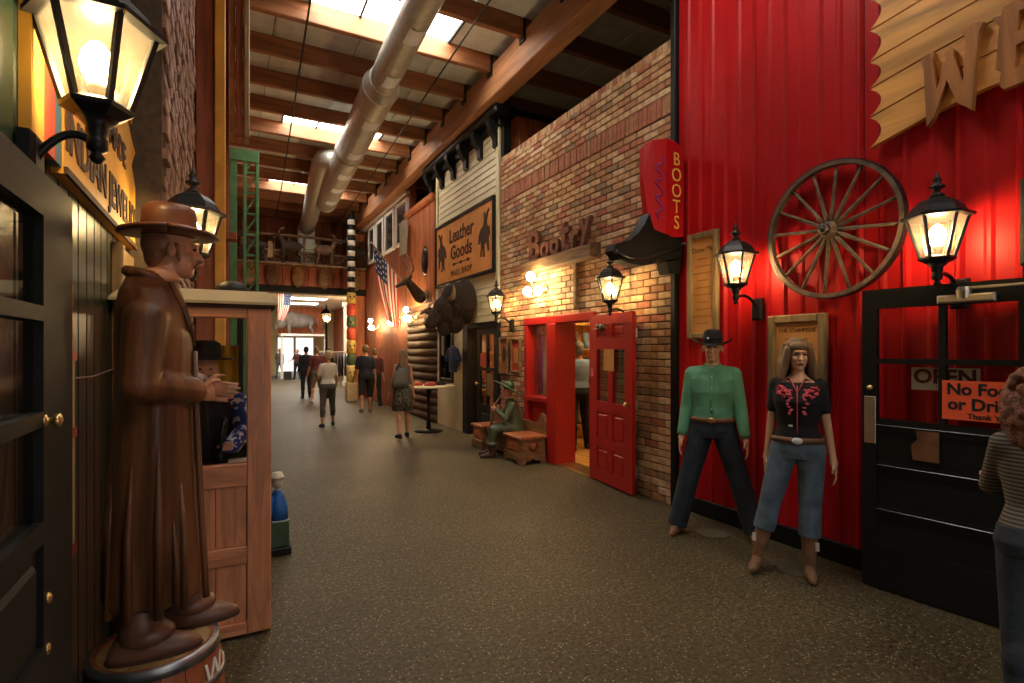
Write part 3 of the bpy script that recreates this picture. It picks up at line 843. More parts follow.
# jewelry sign
js = thing('jewelry_sign', 'yellow hand made indian jewelry sign above the dark green boards', 'sign', (XL+0.03, 3.2, 2.24))
XS_ = XL + 0.013
sgp = [(2.36,2.24),(3.98,2.24),(3.98,2.62),(3.84,2.72),(3.98,2.84),(3.5,2.98),(2.75,2.98),(2.36,2.90)]
part('board', MB().prism(sgp, (XS_,0,0), (0,1,0), (0,0,1), (0.035,0,0)), YELS, js)
part('edge_strip', MB().prism([(2.36,2.24),(3.98,2.24),(3.98,2.265),(2.36,2.265)], (XS_+0.035,0,0), (0,1,0), (0,0,1), (0.012,0,0)), INK, js)
for a, b, m_ in ((2.04,2.16,YELS),(2.16,2.28,REDS),(2.28,2.36,BLUES)):
    part('colour_band', MB().prism([(a,2.26),(b,2.26),(b,3.0 if m_ is not BLUES else 2.95),(a,3.0)], (XS_,0,0), (0,1,0), (0,0,1), (0.03,0,0)), m_, js)
for a in (2.75, 3.15, 3.55):
    part('sawtooth', MB().prism([(a,2.98),(a+0.36,2.98),(a+0.18,3.42)], (XS_,0,0), (0,1,0), (0,0,1), (0.03,0,0)), YELS, js)
def ltext(t, yc, zc, size, mat, parent, bold=0.0, sx=1.0):
    mb = text_mb(t, size, 0.003, bold); mb.v = [(p[0]*sx, p[1], p[2]) for p in mb.v]
    place(mb, (XS_+0.038, yc, zc), (0,1,0), (0,0,1), (1,0,0))
    return part('lettering', mb, mat, parent)
ltext('INDIAN JEWELRY', 3.17, 2.40, 0.215, INK, js, 0.004, 0.96)
ltext('HAND MADE', 3.10, 2.68, 0.18, INK, js, 0.003, 0.95)

# pale wood trim post and tan board on the left wall
single('window_trim', MB().cbox(XL+0.013, XL+0.06, 3.46, 3.54, 0.0, 2.2, 0.01, '+x').cbox(XL+0.013, XL+0.04, 3.54, 4.0, 1.95, 2.2, 0.01, '+x').cbox(XL+0.013, XL+0.035, 3.54, 4.0, 0, 1.95, 0.01, '+x'), WEATH,
       'brown wood window trim on the wall behind the carved man', 'trim')
tb = thing('tan_price_board', 'narrow tan board with red bands behind the black left door', 'board', (XL+0.02, 2.52, 0.86))
part('board', MB().cbox(XL+0.013, XL+0.032, 2.43, 2.60, 0.86, 1.62, 0.004, '+x'), TANTOP, tb)
for z_ in (0.86, 1.30, 1.59): part('band', MB().box(XL+0.032, XL+0.038, 2.43, 2.60, z_, z_+0.035), REDS, tb)
for i in range(5): part('scallop', MB().lathe([(0.0,0),(0.035,0),(0.035,0.02),(0,0.02)], (XL+0.013,2.53,1.66+i*0.05), 12, M=Matrix.Rotation(PI/2,4,'Y')), PARCH, tb)
single('stretched_wire', MB().tube([(XL+0.02,2.62,1.52),(XL+0.03,2.9,1.515),(XL+0.02,3.45,1.53)], 0.004, 6), STEEL, 'thin wire stretched across the green boards behind the carved man', 'wire')

# black doors folded back on both sides of the entrance
def entrance_door(name, loc, rz, label, flip):
    t = thing(name, label, 'door', loc, rz)
    w = 0.90
    if flip < 0:
        panes = [(a, b, z0, z1) for z0, z1 in ((1.72,1.93),(1.475,1.685),(1.22,1.44)) for a, b in ((0.08,0.34),(0.37,0.64))]
        panel_door(t, w, 2.03, BLACKP, panes, [(0.08,0.64,0.93,1.17),(0.08,0.64,0.25,0.85)], 0.045, GLASSD)
        return t
    panes = [(0.09,0.43,1.56,1.90),(0.465,0.81,1.56,1.90),(0.09,0.43,1.15,1.525),(0.465,0.81,1.15,1.525)]
    panels = [(0.09,0.81,0.86,1.07),(0.09,0.81,0.56,0.80),(0.09,0.81,0.30,0.50)]
    panel_door(t, w, 2.03, BLACKP, panes, panels, 0.045, GLASSD)
    return t
# right leaf: hinge near the camera, so the leaf runs towards +Y: rotate by 180 deg
rd = entrance_door('entrance_door', (4.02, 1.255, 0.012), PI + math.atan2(0.10, 0.90), 'black entrance door with the OPEN sign against the red wall', 1)
part('push_plate', MB().cbox(0.0225, 0.028, -0.885, -0.815, 0.98, 1.30, 0.002, '+x'), STEEL, rd, local=True, label='steel push plate')
part('lock_cylinder', MB().lathe([(0,0),(0.018,0),(0.018,0.012),(0,0.012)], (0.0225,-0.85,1.36), 14, M=Matrix.Rotation(PI/2,4,'Y')), BRASS, rd, True, True)
cl = part('door_closer', MB().cbox(0.0225, 0.075, -0.46, -0.18, 1.905, 1.955, 0.01, '+x').lathe([(0,0),(0.035,0),(0.04,0.05),(0.03,0.07),(0,0.07)], (0.05,-0.33,1.93), 14), STEEL, rd, local=True)
part('closer_arm', MB().cbox(0.05, 0.062, -0.33, 0.05, 1.985, 2.0, 0.003, '+x'), STEEL, rd, local=True)
for z_ in (1.10, 0.83, 0.53):
    part('rail_bead', MB().cbox(0.02, 0.030, -0.81, -0.09, z_, z_+0.012, 0.003, '+x'), BLACKG, rd, local=True)
def dtext(t, y, z, size, mat, parent, x, bold=0.0, sx=1.0):
    mb = text_mb(t, size, 0.001, bold); mb.v = [(p[0]*sx, p[1], p[2]) for p in mb.v]
    place(mb, (x, y, z), (0,1,0), (0,0,1), (1,0,0))
    return part('lettering', mb, mat, parent, local=True)
def hung(name, label, cat, parent):
    return thing(name, label, cat, parent.location, parent.rotation_euler.z)
osn = thing('open_sign', 'white OPEN sign behind the glass of the black entrance door', 'sign', (4.02, 1.255, 0.012), PI + math.atan2(0.10, 0.90))
part('board', MB().box(-0.018, -0.010, -0.62, -0.27, 1.36, 1.505), WHITES, osn, local=True)
dtext('OPEN', -0.445, 1.445, 0.125, DARKRED, osn, -0.0095, 0.004, 1.0)
ors = thing('no_food_sign', 'orange no food or drink paper sign on the black entrance door', 'sign', (4.02, 1.255, 0.012), PI + math.atan2(0.10, 0.90))
part('sheet', MB().box(0.0235, 0.0255, -0.445, -0.06, 1.19, 1.43), ORANGEP, ors, local=True)
dtext('No Food', -0.25, 1.375, 0.098, BKCLOTH, ors, 0.027, 0.003, 0.95)
dtext('or Drink', -0.25, 1.283, 0.098, BKCLOTH, ors, 0.027, 0.003, 0.95)
dtext('Thank You', -0.22, 1.215, 0.045, BKCLOTH, ors, 0.027, 0.001)
pc = MB().prism([(-0.60,0.905),(-0.46,0.905),(-0.46,1.10),(-0.585,1.10),(-0.575,1.04),(-0.61,1.0)], (0.0235,0,0), (0,1,0), (0,0,1), (0.003,0,0))
fpo = part('torn_flyer', pc, LEATHB, None)
fpo.location = (4.02,1.255,0.012); fpo.rotation_euler = (0,0,PI + math.atan2(0.10,0.90)); props(fpo, 'small torn brown flyer on a lower panel of the black entrance door', 'flyer')

ld = entrance_door('entrance_door', (-0.40, 0.965, 0.012), PI, 'black entrance door folded back on the left by the big lantern', -1)
part('knob', MB().lathe([(0.0,0),(0.015,0),(0.015,0.004),(0.008,0.006),(0.008,0.014),(0.016,0.020),(0.017,0.030),(0.0,0.036)], (-0.02,-0.655,1.452), 14, M=Matrix.Rotation(-PI/2,4,'Y')), BRASS, ld, True, True)
part('knob', MB().lathe([(0.0,0),(0.013,0),(0.013,0.006),(0.008,0.01),(0.0,0.011)], (-0.02,-0.67,1.03), 14, M=Matrix.Rotation(-PI/2,4,'Y')), BRASS, ld, True, True)
part('keyhole_plate', MB().lathe([(0.0,0),(0.013,0),(0.013,0.006),(0.0,0.008)], (-0.02,-0.67,0.91), 12, M=Matrix.Rotation(-PI/2,4,'Y')), BRASS, ld, True, True)
single('green_jamb', MB().cbox(XR-0.07, XR-0.02, 1.18, 1.36, 2.12, 2.62, 0.01, '-x'), M('jamb_green', (0.02,0.035,0.022), 0.5), 'dark green jamb block above the black entrance door', 'jamb')

# ------------------------------------------------------------------ lanterns
def make_lantern(name, label, loc, rz, reach, wallbox=True):
    """local: lantern axis at the origin, glass bottom at z=0, wall in the +X direction at distance reach"""
    t = thing(name, label, 'lantern', loc, rz, 'black six-sided wall lanterns')
    rb, rt, gh = 0.082, 0.150, 0.245
    part('bottom_ring', MB().lathe([(0.055,-0.035),(rb+0.012,-0.012),(rb+0.016,0.0),(rb,0.012)], n=6), IRON, t, local=True)
    part('stem', MB().lathe([(0.0,-0.175),(0.012,-0.17),(0.022,-0.155),(0.012,-0.14),(0.028,-0.13),(0.028,-0.10),(0.022,-0.09),(0.03,-0.08),(0.03,-0.06),(0.055,-0.035)], n=12), IRON, t, True, True)
    bars = MB()
    for k in range(6):
        a = 2*PI*k/6
        bars.tube([(rb*math.cos(a), rb*math.sin(a), 0), (rt*math.cos(a), rt*math.sin(a), gh)], 0.011, 4)
    part('glazing_bars', bars, IRON, t, local=True)
    for k in range(6):
        a, b = 2*PI*k/6, 2*PI*(k+1)/6
        q = 0.985
        vs = [(rb*q*math.cos(a), rb*q*math.sin(a), 0.0), (rb*q*math.cos(b), rb*q*math.sin(b), 0.0), (rt*q*math.cos(b), rt*q*math.sin(b), gh), (rt*q*math.cos(a), rt*q*math.sin(a), gh)]
        part('glass_pane', MB().add(vs, [(0,1,2,3)]), LGLASS, t, local=True)
    part('roof', MB().lathe([(rt+0.004,gh-0.006),(rt+0.034,gh-0.004),(rt+0.034,gh+0.012),(rt+0.002,gh+0.022),(0.128,gh+0.065),(0.085,gh+0.105),(0.04,gh+0.122),(0.035,gh+0.125)], n=6), IRON, t, local=True)
    part('finial', MB().lathe([(0.034,gh+0.12),(0.04,gh+0.135),(0.018,gh+0.15),(0.016,gh+0.165),(0.042,gh+0.178),(0.042,gh+0.19),(0.016,gh+0.205),(0.024,gh+0.225),(0.008,gh+0.255),(0.0,gh+0.29)], n=12), IRON, t, True, True)
    part('socket', MB().lathe([(0.02,-0.03),(0.02,0.05),(0.026,0.055),(0.026,0.07)], n=10), WHITES, t, True, True)
    part('bulb', MB().lathe([(0.0,0.06),(0.022,0.07),(0.040,0.105),(0.046,0.135),(0.038,0.165),(0.018,0.195),(0.0,0.205)], n=12), BULB, t, True, True)
    pts = []
    for i in range(11):
        f = i/10
        pts.append((0.0 + f*(reach-0.03), 0, -0.115 + 0.035*math.sin(f*PI) - 0.07*f*f))
    part('arm', MB().tube(pts, 0.0125, 8), IRON, t, True, True)
    if wallbox:
        part('wall_plate', MB().cbox(reach-0.045, reach-0.002, -0.05, 0.05, -0.30, -0.11, 0.012, '-x'), IRON, t, local=True)
    return t
LR = 0.30
make_lantern('wall_lantern', 'black lantern on the red wall right of the wagon wheel', (XR-0.015-LR, 1.66, 2.19), 0, LR)
make_lantern('wall_lantern', 'black lantern on the red wall above the mannequins, by the tall framed poster', (XR-0.015-LR, 3.12, 2.19), 0, LR)
make_lantern('wall_lantern', 'black lantern on the brick wall above the open red door', (XR-0.008-LR, 4.82, 2.19), 0, LR)
make_lantern('wall_lantern', 'black lantern on the brick wall above the two small framed pictures', (XR-0.008-LR, 7.72, 2.24), 0, LR)
make_lantern('wall_lantern', 'large near black lantern at the upper left corner', (-0.355, 2.05, 2.375), PI, 0.18)
make_lantern('wall_lantern', 'black lantern on the left behind the carved man\'s hat', (-0.19, 3.80, 2.22), PI, 0.345)

# post lantern far down the hall
pl = thing('post_lantern', 'far black lantern on a tall post by the totem pole', 'lantern', (2.95, 19.0, 0))
part('post', MB().lathe([(0.12,0),(0.12,0.15),(0.05,0.3),(0.04,2.5),(0.06,2.55)], n=12), IRON, pl, True, True)
part('glass', MB().lathe([(0.09,2.58),(0.16,2.85)], n=6), LGLASS, pl, local=True)
part('bulb', MB().ell((0,0,2.7), 0.07), BULB, pl, True, True)
part('roof', MB().lathe([(0.20,2.85),(0.19,2.88),(0.10,3.0),(0.03,3.05),(0.03,3.1),(0.0,3.2)], n=6), IRON, pl, local=True)

# globe clusters
def cluster(loc, label, n=3, r=0.062, size=0.17):
    t = thing('globe_sconce', label, 'lamp', loc, 0, 'brass sconces with frosted globes')
    part('back_plate', MB().lathe([(0.07,0),(0.07,0.02),(0.03,0.04)], (0.0,0,0), 14, M=Matrix.Rotation(-PI/2,4,'Y')), BRASS, t, True, True)
    offs = [(-0.22, size, -0.03), (-0.24, -size, -0.05), (-0.26, 0.0, 0.17)][:n]
    for ox, oy, oz in offs:
        part('arm', MB().tube([(0,0,0), (-0.12, oy*0.5, -0.10), (ox, oy, oz-0.09)], 0.010, 6), BRASS, t, True, True)
        part('globe', MB().ell((ox, oy, oz), (r, r, r*1.1)), GLOBE, t, True, True)
    return t
cluster((XR-0.01, 6.68, 2.52), 'three-globe sconce lighting the brick above the red doorway')
cluster((XR-0.10, 12.5, 2.42), 'three-globe sconce on the red timber front, nearest of the far lights')
cluster((XR-0.03, 14.2, 2.40), 'three-globe sconce on the far siding, beyond the timber front')
cluster((XR-0.03, 16.4, 2.35), 'three-globe sconce on the far siding next to the totem pole', 3)

# ------------------------------------------------------------------ ceiling duct, cables
dt = thing('ceiling_duct', 'long round galvanized duct hung under the skylights', 'duct', (2.1, 8, 5.73))
def ducta(y): return (2.02 + 0.04*(y-6), y, 5.75)
part('duct_section', MB().tube([ducta(-2), ducta(3), ducta(8.1)], 0.215, 24), GALV, dt, True)
part('duct_section', MB().tube([ducta(8.1), ducta(8.2), ducta(8.35), ducta(11.4)], [0.215,0.24,0.275,0.275], 24), GALV, dt, True)
part('duct_section', MB().tube([ducta(11.4), ducta(11.6), ducta(15.6)], [0.28,0.285,0.285], 24), GALV, dt, True)
part('branch_duct', MB().tube([(2.25,12.4,5.82),(2.05,12.55,5.94),(1.96,12.8,5.98),(1.95,13.2,5.98),(2.08,15.2,5.90),(2.24,17.6,5.72),(2.26,18.6,5.62)], [0.20,0.22,0.23,0.235,0.24,0.24,0.24], 24), GALV, dt, True)
for y_, r_ in ((3.0,0.225),(5.6,0.225),(8.12,0.23),(8.38,0.29),(11.45,0.30),(15.55,0.295)):
    part('band', MB().tube([(ducta(y_)[0], y_-0.03, 5.75), (ducta(y_)[0], y_+0.03, 5.75)], r_, 24), GALV, dt, True)
for y_, r_ in ((6.5,0.223),(7.75,0.223),(9.3,0.283),(10.9,0.283),(12.3,0.293),(13.4,0.293),(14.6,0.293)):
    x0 = ducta(y_)[0]
    def gp(u, v, y_=y_, r_=r_, x0=x0):
        a = math.radians(-112 + 55*u); return (x0 + r_*math.cos(a), y_ - 0.17 + 0.34*v, 5.75 + r_*math.sin(a))
    part('supply_grille', MB().grid(gp, 6, 3), GRILLE, dt, True)
for y_ in (2.4, 5.4, 8.0, 11.3, 14.5):
    part('hanger', MB().tube([(ducta(y_)[0], y_, 5.92), (ducta(y_)[0], y_, 6.42)], 0.008, 6), STEEL, dt)
single('ceiling_cable', MB().tube([(0.62,-1,5.99),(0.91,7.1,6.0),(1.29,16,6.03),(1.4,19.8,6.04)], 0.014, 6), BLACKP, 'thin dark conduit under the purlins left of the duct', 'conduit')
single('ceiling_cable', MB().tube([(2.75,-1,6.02),(2.92,6.4,6.03),(3.19,13.2,6.03),(3.4,19.8,6.03)], 0.014, 6), BLACKP, 'thin dark conduit under the purlins right of the duct', 'conduit')
vd = thing('wall_duct', 'pale rectangular duct dropping down the far siding wall', 'duct', (2.26, 18.7, 3.72))
part('riser', MB().cbox(2.0, 2.52, 18.55, 18.75, 3.73, 5.68, 0.02, '-y'), GALV, vd)

# ------------------------------------------------------------------ wagon wheel
ww = thing('wagon_wheel', 'weathered wooden wagon wheel hung on the red wall', 'wheel', (XR-0.07, 2.49, 2.03))
WC = Vector((XR-0.06, 2.465, 2.545)); WR = 0.515
def wp(r, a, x=0): return (WC.x + x, WC.y + r*math.cos(a), WC.z + r*math.sin(a))
rim = MB(); N = 48
vs = []; fs = []
for k in range(N):
    a = 2*PI*k/N
    for r, x in ((WR-0.030,-0.028),(WR,-0.028),(WR,0.028),(WR-0.030,0.028)): vs.append(wp(r, a, x))
for k in range(N):
    j = (k+1) % N
    for e in range(4): fs.append((k*4+e, j*4+e, j*4+(e+1)%4, k*4+(e+1)%4))
part('rim', rim.add(vs, fs), WHEELW, ww)
tv = []; tf_ = []
for k in range(N):
    a = 2*PI*k/N
    for r, x in ((WR,-0.026),(WR+0.009,-0.026),(WR+0.009,0.026),(WR,0.026)): tv.append(wp(r, a, x))
for k in range(N):
    j = (k+1) % N
    for e in range(4): tf_.append((k*4+e, j*4+e, j*4+(e+1)%4, k*4+(e+1)%4))
part('iron_tyre', MB().add(tv, tf_), IRON, ww)
for k in range(16):
    a = 2*PI*k/16 + 0.1
    part('spoke', MB().tube([wp(0.05,a,-0.01), wp(0.14,a,-0.005), wp(0.35,a), wp(WR-0.03,a)], [0.017,0.016,0.012,0.013], 8), WHEELW, ww, True)
part('hub', MB().lathe([(0.0,-0.11),(0.036,-0.105),(0.04,-0.08),(0.05,-0.055),(0.066,-0.035),(0.066,0.04),(0.05,0.055)], tuple(WC), 18, M=Matrix.Rotation(PI/2,4,'Y')), WHEELW, ww, True)
part('hub_cap', MB().lathe([(0.0,-0.125),(0.026,-0.122),(0.030,-0.10),(0.043,-0.095),(0.043,-0.07)], tuple(WC), 16, M=Matrix.Rotation(PI/2,4,'Y')), IRON, ww, True)

# ------------------------------------------------------------------ carved pine welcome board
wsn = thing('carved_wood_sign', 'scalloped pine board sign with carved letters high on the red wall', 'sign', (XR-0.05, 1.5, 3.0))
YS0, YS1 = 2.18, 0.80
def zb(y, f):
    t_ = (YS0 - y)/(YS0-YS1)
    bot = 3.07 + 0.27*math.sin(min(t_,1)*2.3)*0.55 - 0.16*t_*t_*0.0 + 0.02*t_
    top = 4.14 + 0.10*t_
    return bot + (top-bot)*f
fr_ = [0.0, 0.21, 0.40, 0.58, 0.79, 1.0]
for i in range(5):
    a, b = fr_[i]+0.006, fr_[i+1]-0.006
    n = 10; poly = []
    for k in range(n+1):
        y_ = YS0 + (YS1-YS0)*k/n; poly.append((y_, zb(y_, a)))
    for k in range(n, -1, -1):
        y_ = YS0 + (YS1-YS0)*k/n; poly.append((y_, zb(y_, b)))
    # scalloped left end of each plank
    z0, z1 = zb(YS0, a), zb(YS0, b)
    for f in (0.85, 0.65, 0.5, 0.35, 0.15):
        poly.append((YS0 - 0.075*math.sin(PI*f)**0.8, z0 + (z1-z0)*f))
    part('plank', MB().prism(poly, (XR-0.062,0,0), (0,1,0), (0,0,1), (0.045,0,0)), PINE, wsn)
for y_ in (1.9, 1.1): part('batten', MB().box(XR-0.017, XR-0.012, y_-0.04, y_+0.04, 3.35, 4.1), PINE, wsn)
Wp = [(0.0,0.44),(0.05,0.47),(0.085,0.46),(0.075,0.40),(0.10,0.18),(0.155,0.38),(0.145,0.42),(0.185,0.45),(0.205,0.42),(0.20,0.38),(0.255,0.16),(0.27,0.46),(0.25,0.52),(0.32,0.55),(0.37,0.53),(0.345,0.48),(0.305,-0.06),(0.285,-0.04),(0.27,-0.02),(0.225,0.02),(0.16,0.22),(0.085,-0.02),(0.04,-0.08),(0.035,0.0),(0.02,0.36)]
Ep = [(0.0,0.46),(0.05,0.45),(0.06,0.50),(0.30,0.55),(0.33,0.50),(0.30,0.44),(0.14,0.43),(0.13,0.30),(0.26,0.32),(0.24,0.24),(0.125,0.21),(0.12,0.06),(0.30,0.08),(0.34,0.02),(0.30,-0.04),(0.06,-0.06),(0.04,-0.02),(0.05,0.08),(0.02,0.10),(0.04,0.38)]
part('carved_letter_w', MB().prism(Wp, (XR-0.105,1.845,3.15), (0,-0.90,0), (0,0,0.86), (0.043,0,0)), PINEC, wsn)
part('carved_letter_e', MB().prism(Ep, (XR-0.105,1.475,3.21), (0,-0.90,0), (0,0,0.86), (0.043,0,0)), PINEC, wsn)

# ------------------------------------------------------------------ framed pictures
def framed(name, label, y0, y1, z0, z1, fw, fmat, pmat, lines, x=XR-0.012, group=None, mat_=None):
    t = thing(name, label, 'picture', (x, (y0+y1)/2, z0), 0, group)
    part('backing', MB().box(x-0.014, x-0.002, y0+fw*0.5, y1-fw*0.5, z0+fw*0.5, z1-fw*0.5), pmat, t)
    for nm, a in (('frame_side', (y0,y0+fw,z0,z1)), ('frame_side', (y1-fw,y1,z0,z1)), ('frame_rail', (y0+fw,y1-fw,z0,z0+fw)), ('frame_rail', (y0+fw,y1-fw,z1-fw,z1))):
        part(nm, MB().cbox(x-0.04, x-0.001, *a, 0.012, '-x'), fmat, t)
    for k, (txt, zc, sz, m_) in enumerate(lines):
        if txt:
            stext(txt, (y0+y1)/2, zc, sz, m_, t, x=x-0.016, depth=0.001)
        else:
            part('print_line', MB().box(x-0.0165, x-0.014, (y0+y1)/2-sz, (y0+y1)/2+sz, zc-0.006, zc+0.006), m_, t)
    return t
INKL = M('faded_ink', (0.40,0.15,0.04), 0.8, var=0.1)
framed('framed_poster', 'tall framed orange poster left of the red wall lantern', 3.55, 3.93, 1.74, 2.78, 0.06, WEATH, PARCH,
       [('Draw Me', 2.61, 0.07, INK)] + [(None, 2.52-0.07*i, 0.07+0.03*(i % 3), INKL) for i in range(10)])
framed('framed_poster', 'framed orange poster behind the woman mannequin', 2.51, 3.02, 1.16, 1.92, 0.07, WEATH, PARCH,
       [('THE STAMPEDE', 1.79, 0.047, INK)] + [(None, 1.72-0.07*i, 0.10+0.03*(i % 2), INKL) for i in range(6)])
framed('framed_picture', 'small framed picture with dark figure, left of the pair by the black door', 7.84, 8.16, 1.22, 1.84, 0.04, BARKW, INKL, [], x=XR-0.012)
part('dark_figure_print', MB().ell((XR-0.027,8.0,1.56),(0.003,0.06,0.14)), INK, bpy.data.objects['framed_picture'], True)
framed('framed_picture', 'small framed picture with red border, nearer the red sidelight window', 7.42, 7.74, 1.26, 1.82, 0.04, BARKW, REDS, [], x=XR-0.012)
part('print', MB().box(XR-0.030, XR-0.026, 7.51, 7.65, 1.42, 1.66), PARCH, bpy.data.objects['framed_picture.001'])

# ------------------------------------------------------------------ projecting boot sign
bs_first = set(bpy.data.objects)
bs = thing('boot_sign', 'red and black cowboy boot sign projecting from the brick corner', 'sign', (4.0, 4.28, 2.45))
sh1 = [(4.00,2.83),(4.10,2.80),(4.235,2.82),(4.245,3.70),(4.20,3.76),(4.12,3.80),(4.00,3.81)]
part('shaft', MB().prism(sh1, (0,4.18,0), (1,0,0), (0,0,1), (0,0.14,0)), BOOTRED, bs)
mbx = MB()
sh2 = [(3.84,2.86,0.06),(4.00,2.83,0.0),(4.00,3.81,0.0),(3.86,3.78,0.05),(3.78,3.70,0.09),(3.775,3.40,0.09)]
mbx.add([(x, 4.18+d, z) for x, z, d in sh2] + [(x, 4.32, z) for x, z, d in sh2], [(0,1,2,3,4,5),(6,7,8,9,10,11)] + [(i,(i+1)%6,6+(i+1)%6,6+i) for i in range(6)])
part('shaft_side', mbx, BOOTRED, bs)
for i, ch in enumerate('BOOTS'):
    mb = text_mb(ch, 0.20, 0.002, 0.0); mb.v = [(p[0]*0.85, p[1], p[2]) for p in mb.v]
    place(mb, (4.135, 4.176, 3.61-0.165*i), (1,0,0), (0,0,1), (0,-1,0)); part('letter', mb, NEONY, bs)
sc = MB()
pts = [(3.93+0.035*math.sin(i*1.1)+0.012*math.cos(i*2.3), 4.20, 3.62-0.028*i) for i in range(24)]
sc.tube([(p[0], 4.18+max(0,(4.0-p[0])/0.16*0.06)-0.004, p[2]) for p in pts], 0.007, 6)
part('script', sc, PURPLE, bs, True)
foot = [(3.36,2.60),(3.38,2.66),(3.46,2.69),(3.56,2.72),(3.66,2.80),(3.74,2.90),(3.80,3.02),(3.83,2.93),(3.86,2.86),(4.0,2.83),(4.235,2.80),(4.245,2.66),(4.20,2.58),(4.02,2.54),(3.92,2.56),(3.82,2.50),(3.70,2.48),(3.55,2.49),(3.44,2.52)]
part('foot', MB().prism(foot, (0,4.20,0), (1,0,0), (0,0,1), (0,0.14,0)), BLACKP, bs)
part('sole', MB().tube([(3.37,4.2,2.60),(3.45,4.185,2.55),(3.58,4.185,2.53),(3.75,4.185,2.56),(4.0,4.185,2.64),(4.23,4.185,2.72)], 0.022, 6), BLACKG, bs, True)
part('heel', MB().prism([(4.02,2.56),(4.22,2.60),(4.20,2.44),(4.06,2.42)], (0,4.20,0), (1,0,0), (0,0,1), (0,0.14,0)), BLACKP, bs)
part('bracket', MB().tube([(4.2,4.165,2.74),(4.30,4.15,2.75)], 0.012, 8), STEEL, bs)

for o_ in set(bpy.data.objects) - bs_first:
    if o_ is not bs:
        o_.data.transform(Matrix.Translation((-0.15, -0.20, 0.06)) @ Matrix.Diagonal((1, 1, 0.965, 1)))
# wooden letters standing on a rough beam over the red doorway
lt = thing('rough_beam_sign', 'rusty wooden boot letters standing on a rough-sawn beam over the red doorway', 'sign', (XR-0.10, 6.2, 2.62))
part('beam', MB().cbox(XR-0.16, XR-0.008, 5.38, 7.20, 2.78, 2.96, 0.02, '-x'), BARKW, lt)
part('hanging_strap', MB().cbox(XR-0.05, XR-0.008, 5.86, 5.93, 2.18, 2.80, 0.01, '-x'), BARKW, lt)
for ch, y_, sz, up in (('B',6.86,0.62,0.20),('o',6.56,0.44,0.09),('o',6.30,0.44,0.09),('t',6.04,0.66,0.17),('r',5.82,0.5,0.09),('y',5.58,0.5,0.13)):
    mb = text_mb(ch, sz, 0.03, 0.012); place(mb, (XR-0.09, y_, 2.97+up), (0,-1,0), (0,0,1), (-1,0,0))
    zmin = min(p[2] for p in mb.v); mb.v = [(p[0], p[1], p[2]-zmin+2.955) for p in mb.v]
    part('letter', mb, LETTW, lt)

# ------------------------------------------------------------------ carved bench
be = thing('carved_bench', 'carved wooden bench with two box seats against the brick wall', 'bench', (3.88, 7.42, 0))
def box_seat(y0, y1):
    part('seat_box', MB().cbox(3.66, 4.06, y0, y1, 0.10, 0.36, 0.012, '-x'), BENCHW, be)
    part('seat_lid', MB().cbox(3.63, 4.07, y0-0.03, y1+0.03, 0.36, 0.40, 0.012, '+z'), BENCHS, be)
    part('moulding', MB().cbox(3.645, 4.06, y0-0.015, y1+0.015, 0.115, 0.15, 0.008, '-x'), BENCHW, be)
    pr = [(0,0),(0.07,0),(0.10,0.05),(0.16,0.045),(0.20,0.08),(0.26,0.045),(0.32,0.05),(0.35,0),(0.42,0),(0.42,0.12),(0,0.12)]
    w_ = (y1-y0+0.03)/0.42
    part('bracket_foot', MB().prism([(p[0]*w_, p[1]) for p in pr], (3.64, y0-0.015, 0), (0,1,0), (0,0,1), (0.02,0,0)), BENCHW, be)
    part('bracket_foot', MB().prism([(p[0]*0.98, p[1]) for p in pr], (3.645, y0-0.02, 0), (1,0,0), (0,0,1), (0,0.02,0)), BENCHW, be)
    part('carved_panel', MB().cbox(3.645, 3.67, y0+0.07, y1-0.07, 0.18, 0.33, 0.012, '-x').lathe([(0,0),(0.05,0.0),(0.03,0.012),(0,0.016)], (3.645,(y0+y1)/2,0.255), 8, M=Matrix.Rotation(-PI/2,4,'Y')), BENCHS, be)
    part('carved_rosette', MB().lathe([(0,0),(0.055,0.0),(0.035,0.014),(0.0,0.02)], (3.86, y0-0.0, 0.25), 10, M=Matrix.Rotation(PI/2,4,'X')).lathe([(0.07,0),(0.075,0.01),(0.085,0.0)], (3.86,y0,0.25), 14, M=Matrix.Rotation(PI/2,4,'X')), BENCHS, be)
box_seat(6.62, 7.10); box_seat(7.92, 8.30)
part('middle_seat', MB().cbox(3.72, 4.06, 7.13, 7.89, 0.30, 0.37, 0.012, '+z'), BENCHW, be)
part('middle_apron', MB().cbox(3.76, 3.80, 7.13, 7.89, 0.05, 0.30, 0.01, '-x'), BENCHW, be)
bkp = [(0,0.36),(1.7,0.36),(1.7,0.56),(1.66,0.68),(1.58,0.70),(1.52,0.60),(1.40,0.54),(1.1,0.56),(0.9,0.66),(0.72,0.56),(0.3,0.54),(0.18,0.60),(0.12,0.70),(0.04,0.68),(0,0.56)]
part('backrest', MB().prism(bkp, (4.05,6.61,0), (0,1,0), (0,0,1), (0.045,0,0)), BENCHW, be)

# ------------------------------------------------------------------ figures
def blob(name, mb, mat, parent, voxel=0.009, smooth=4, label=None):
    """union of overlapping volumes grown into one continuous skin"""
    o = part(name, mb, mat, parent, True, local=True, label=label)
    m = o.modifiers.new('remesh', 'REMESH'); m.mode = 'VOXEL'; m.voxel_size = voxel; m.use_smooth_shade = True
    if smooth:
        s = o.modifiers.new('smooth', 'SMOOTH'); s.factor = 0.5; s.iterations = smooth
    return o

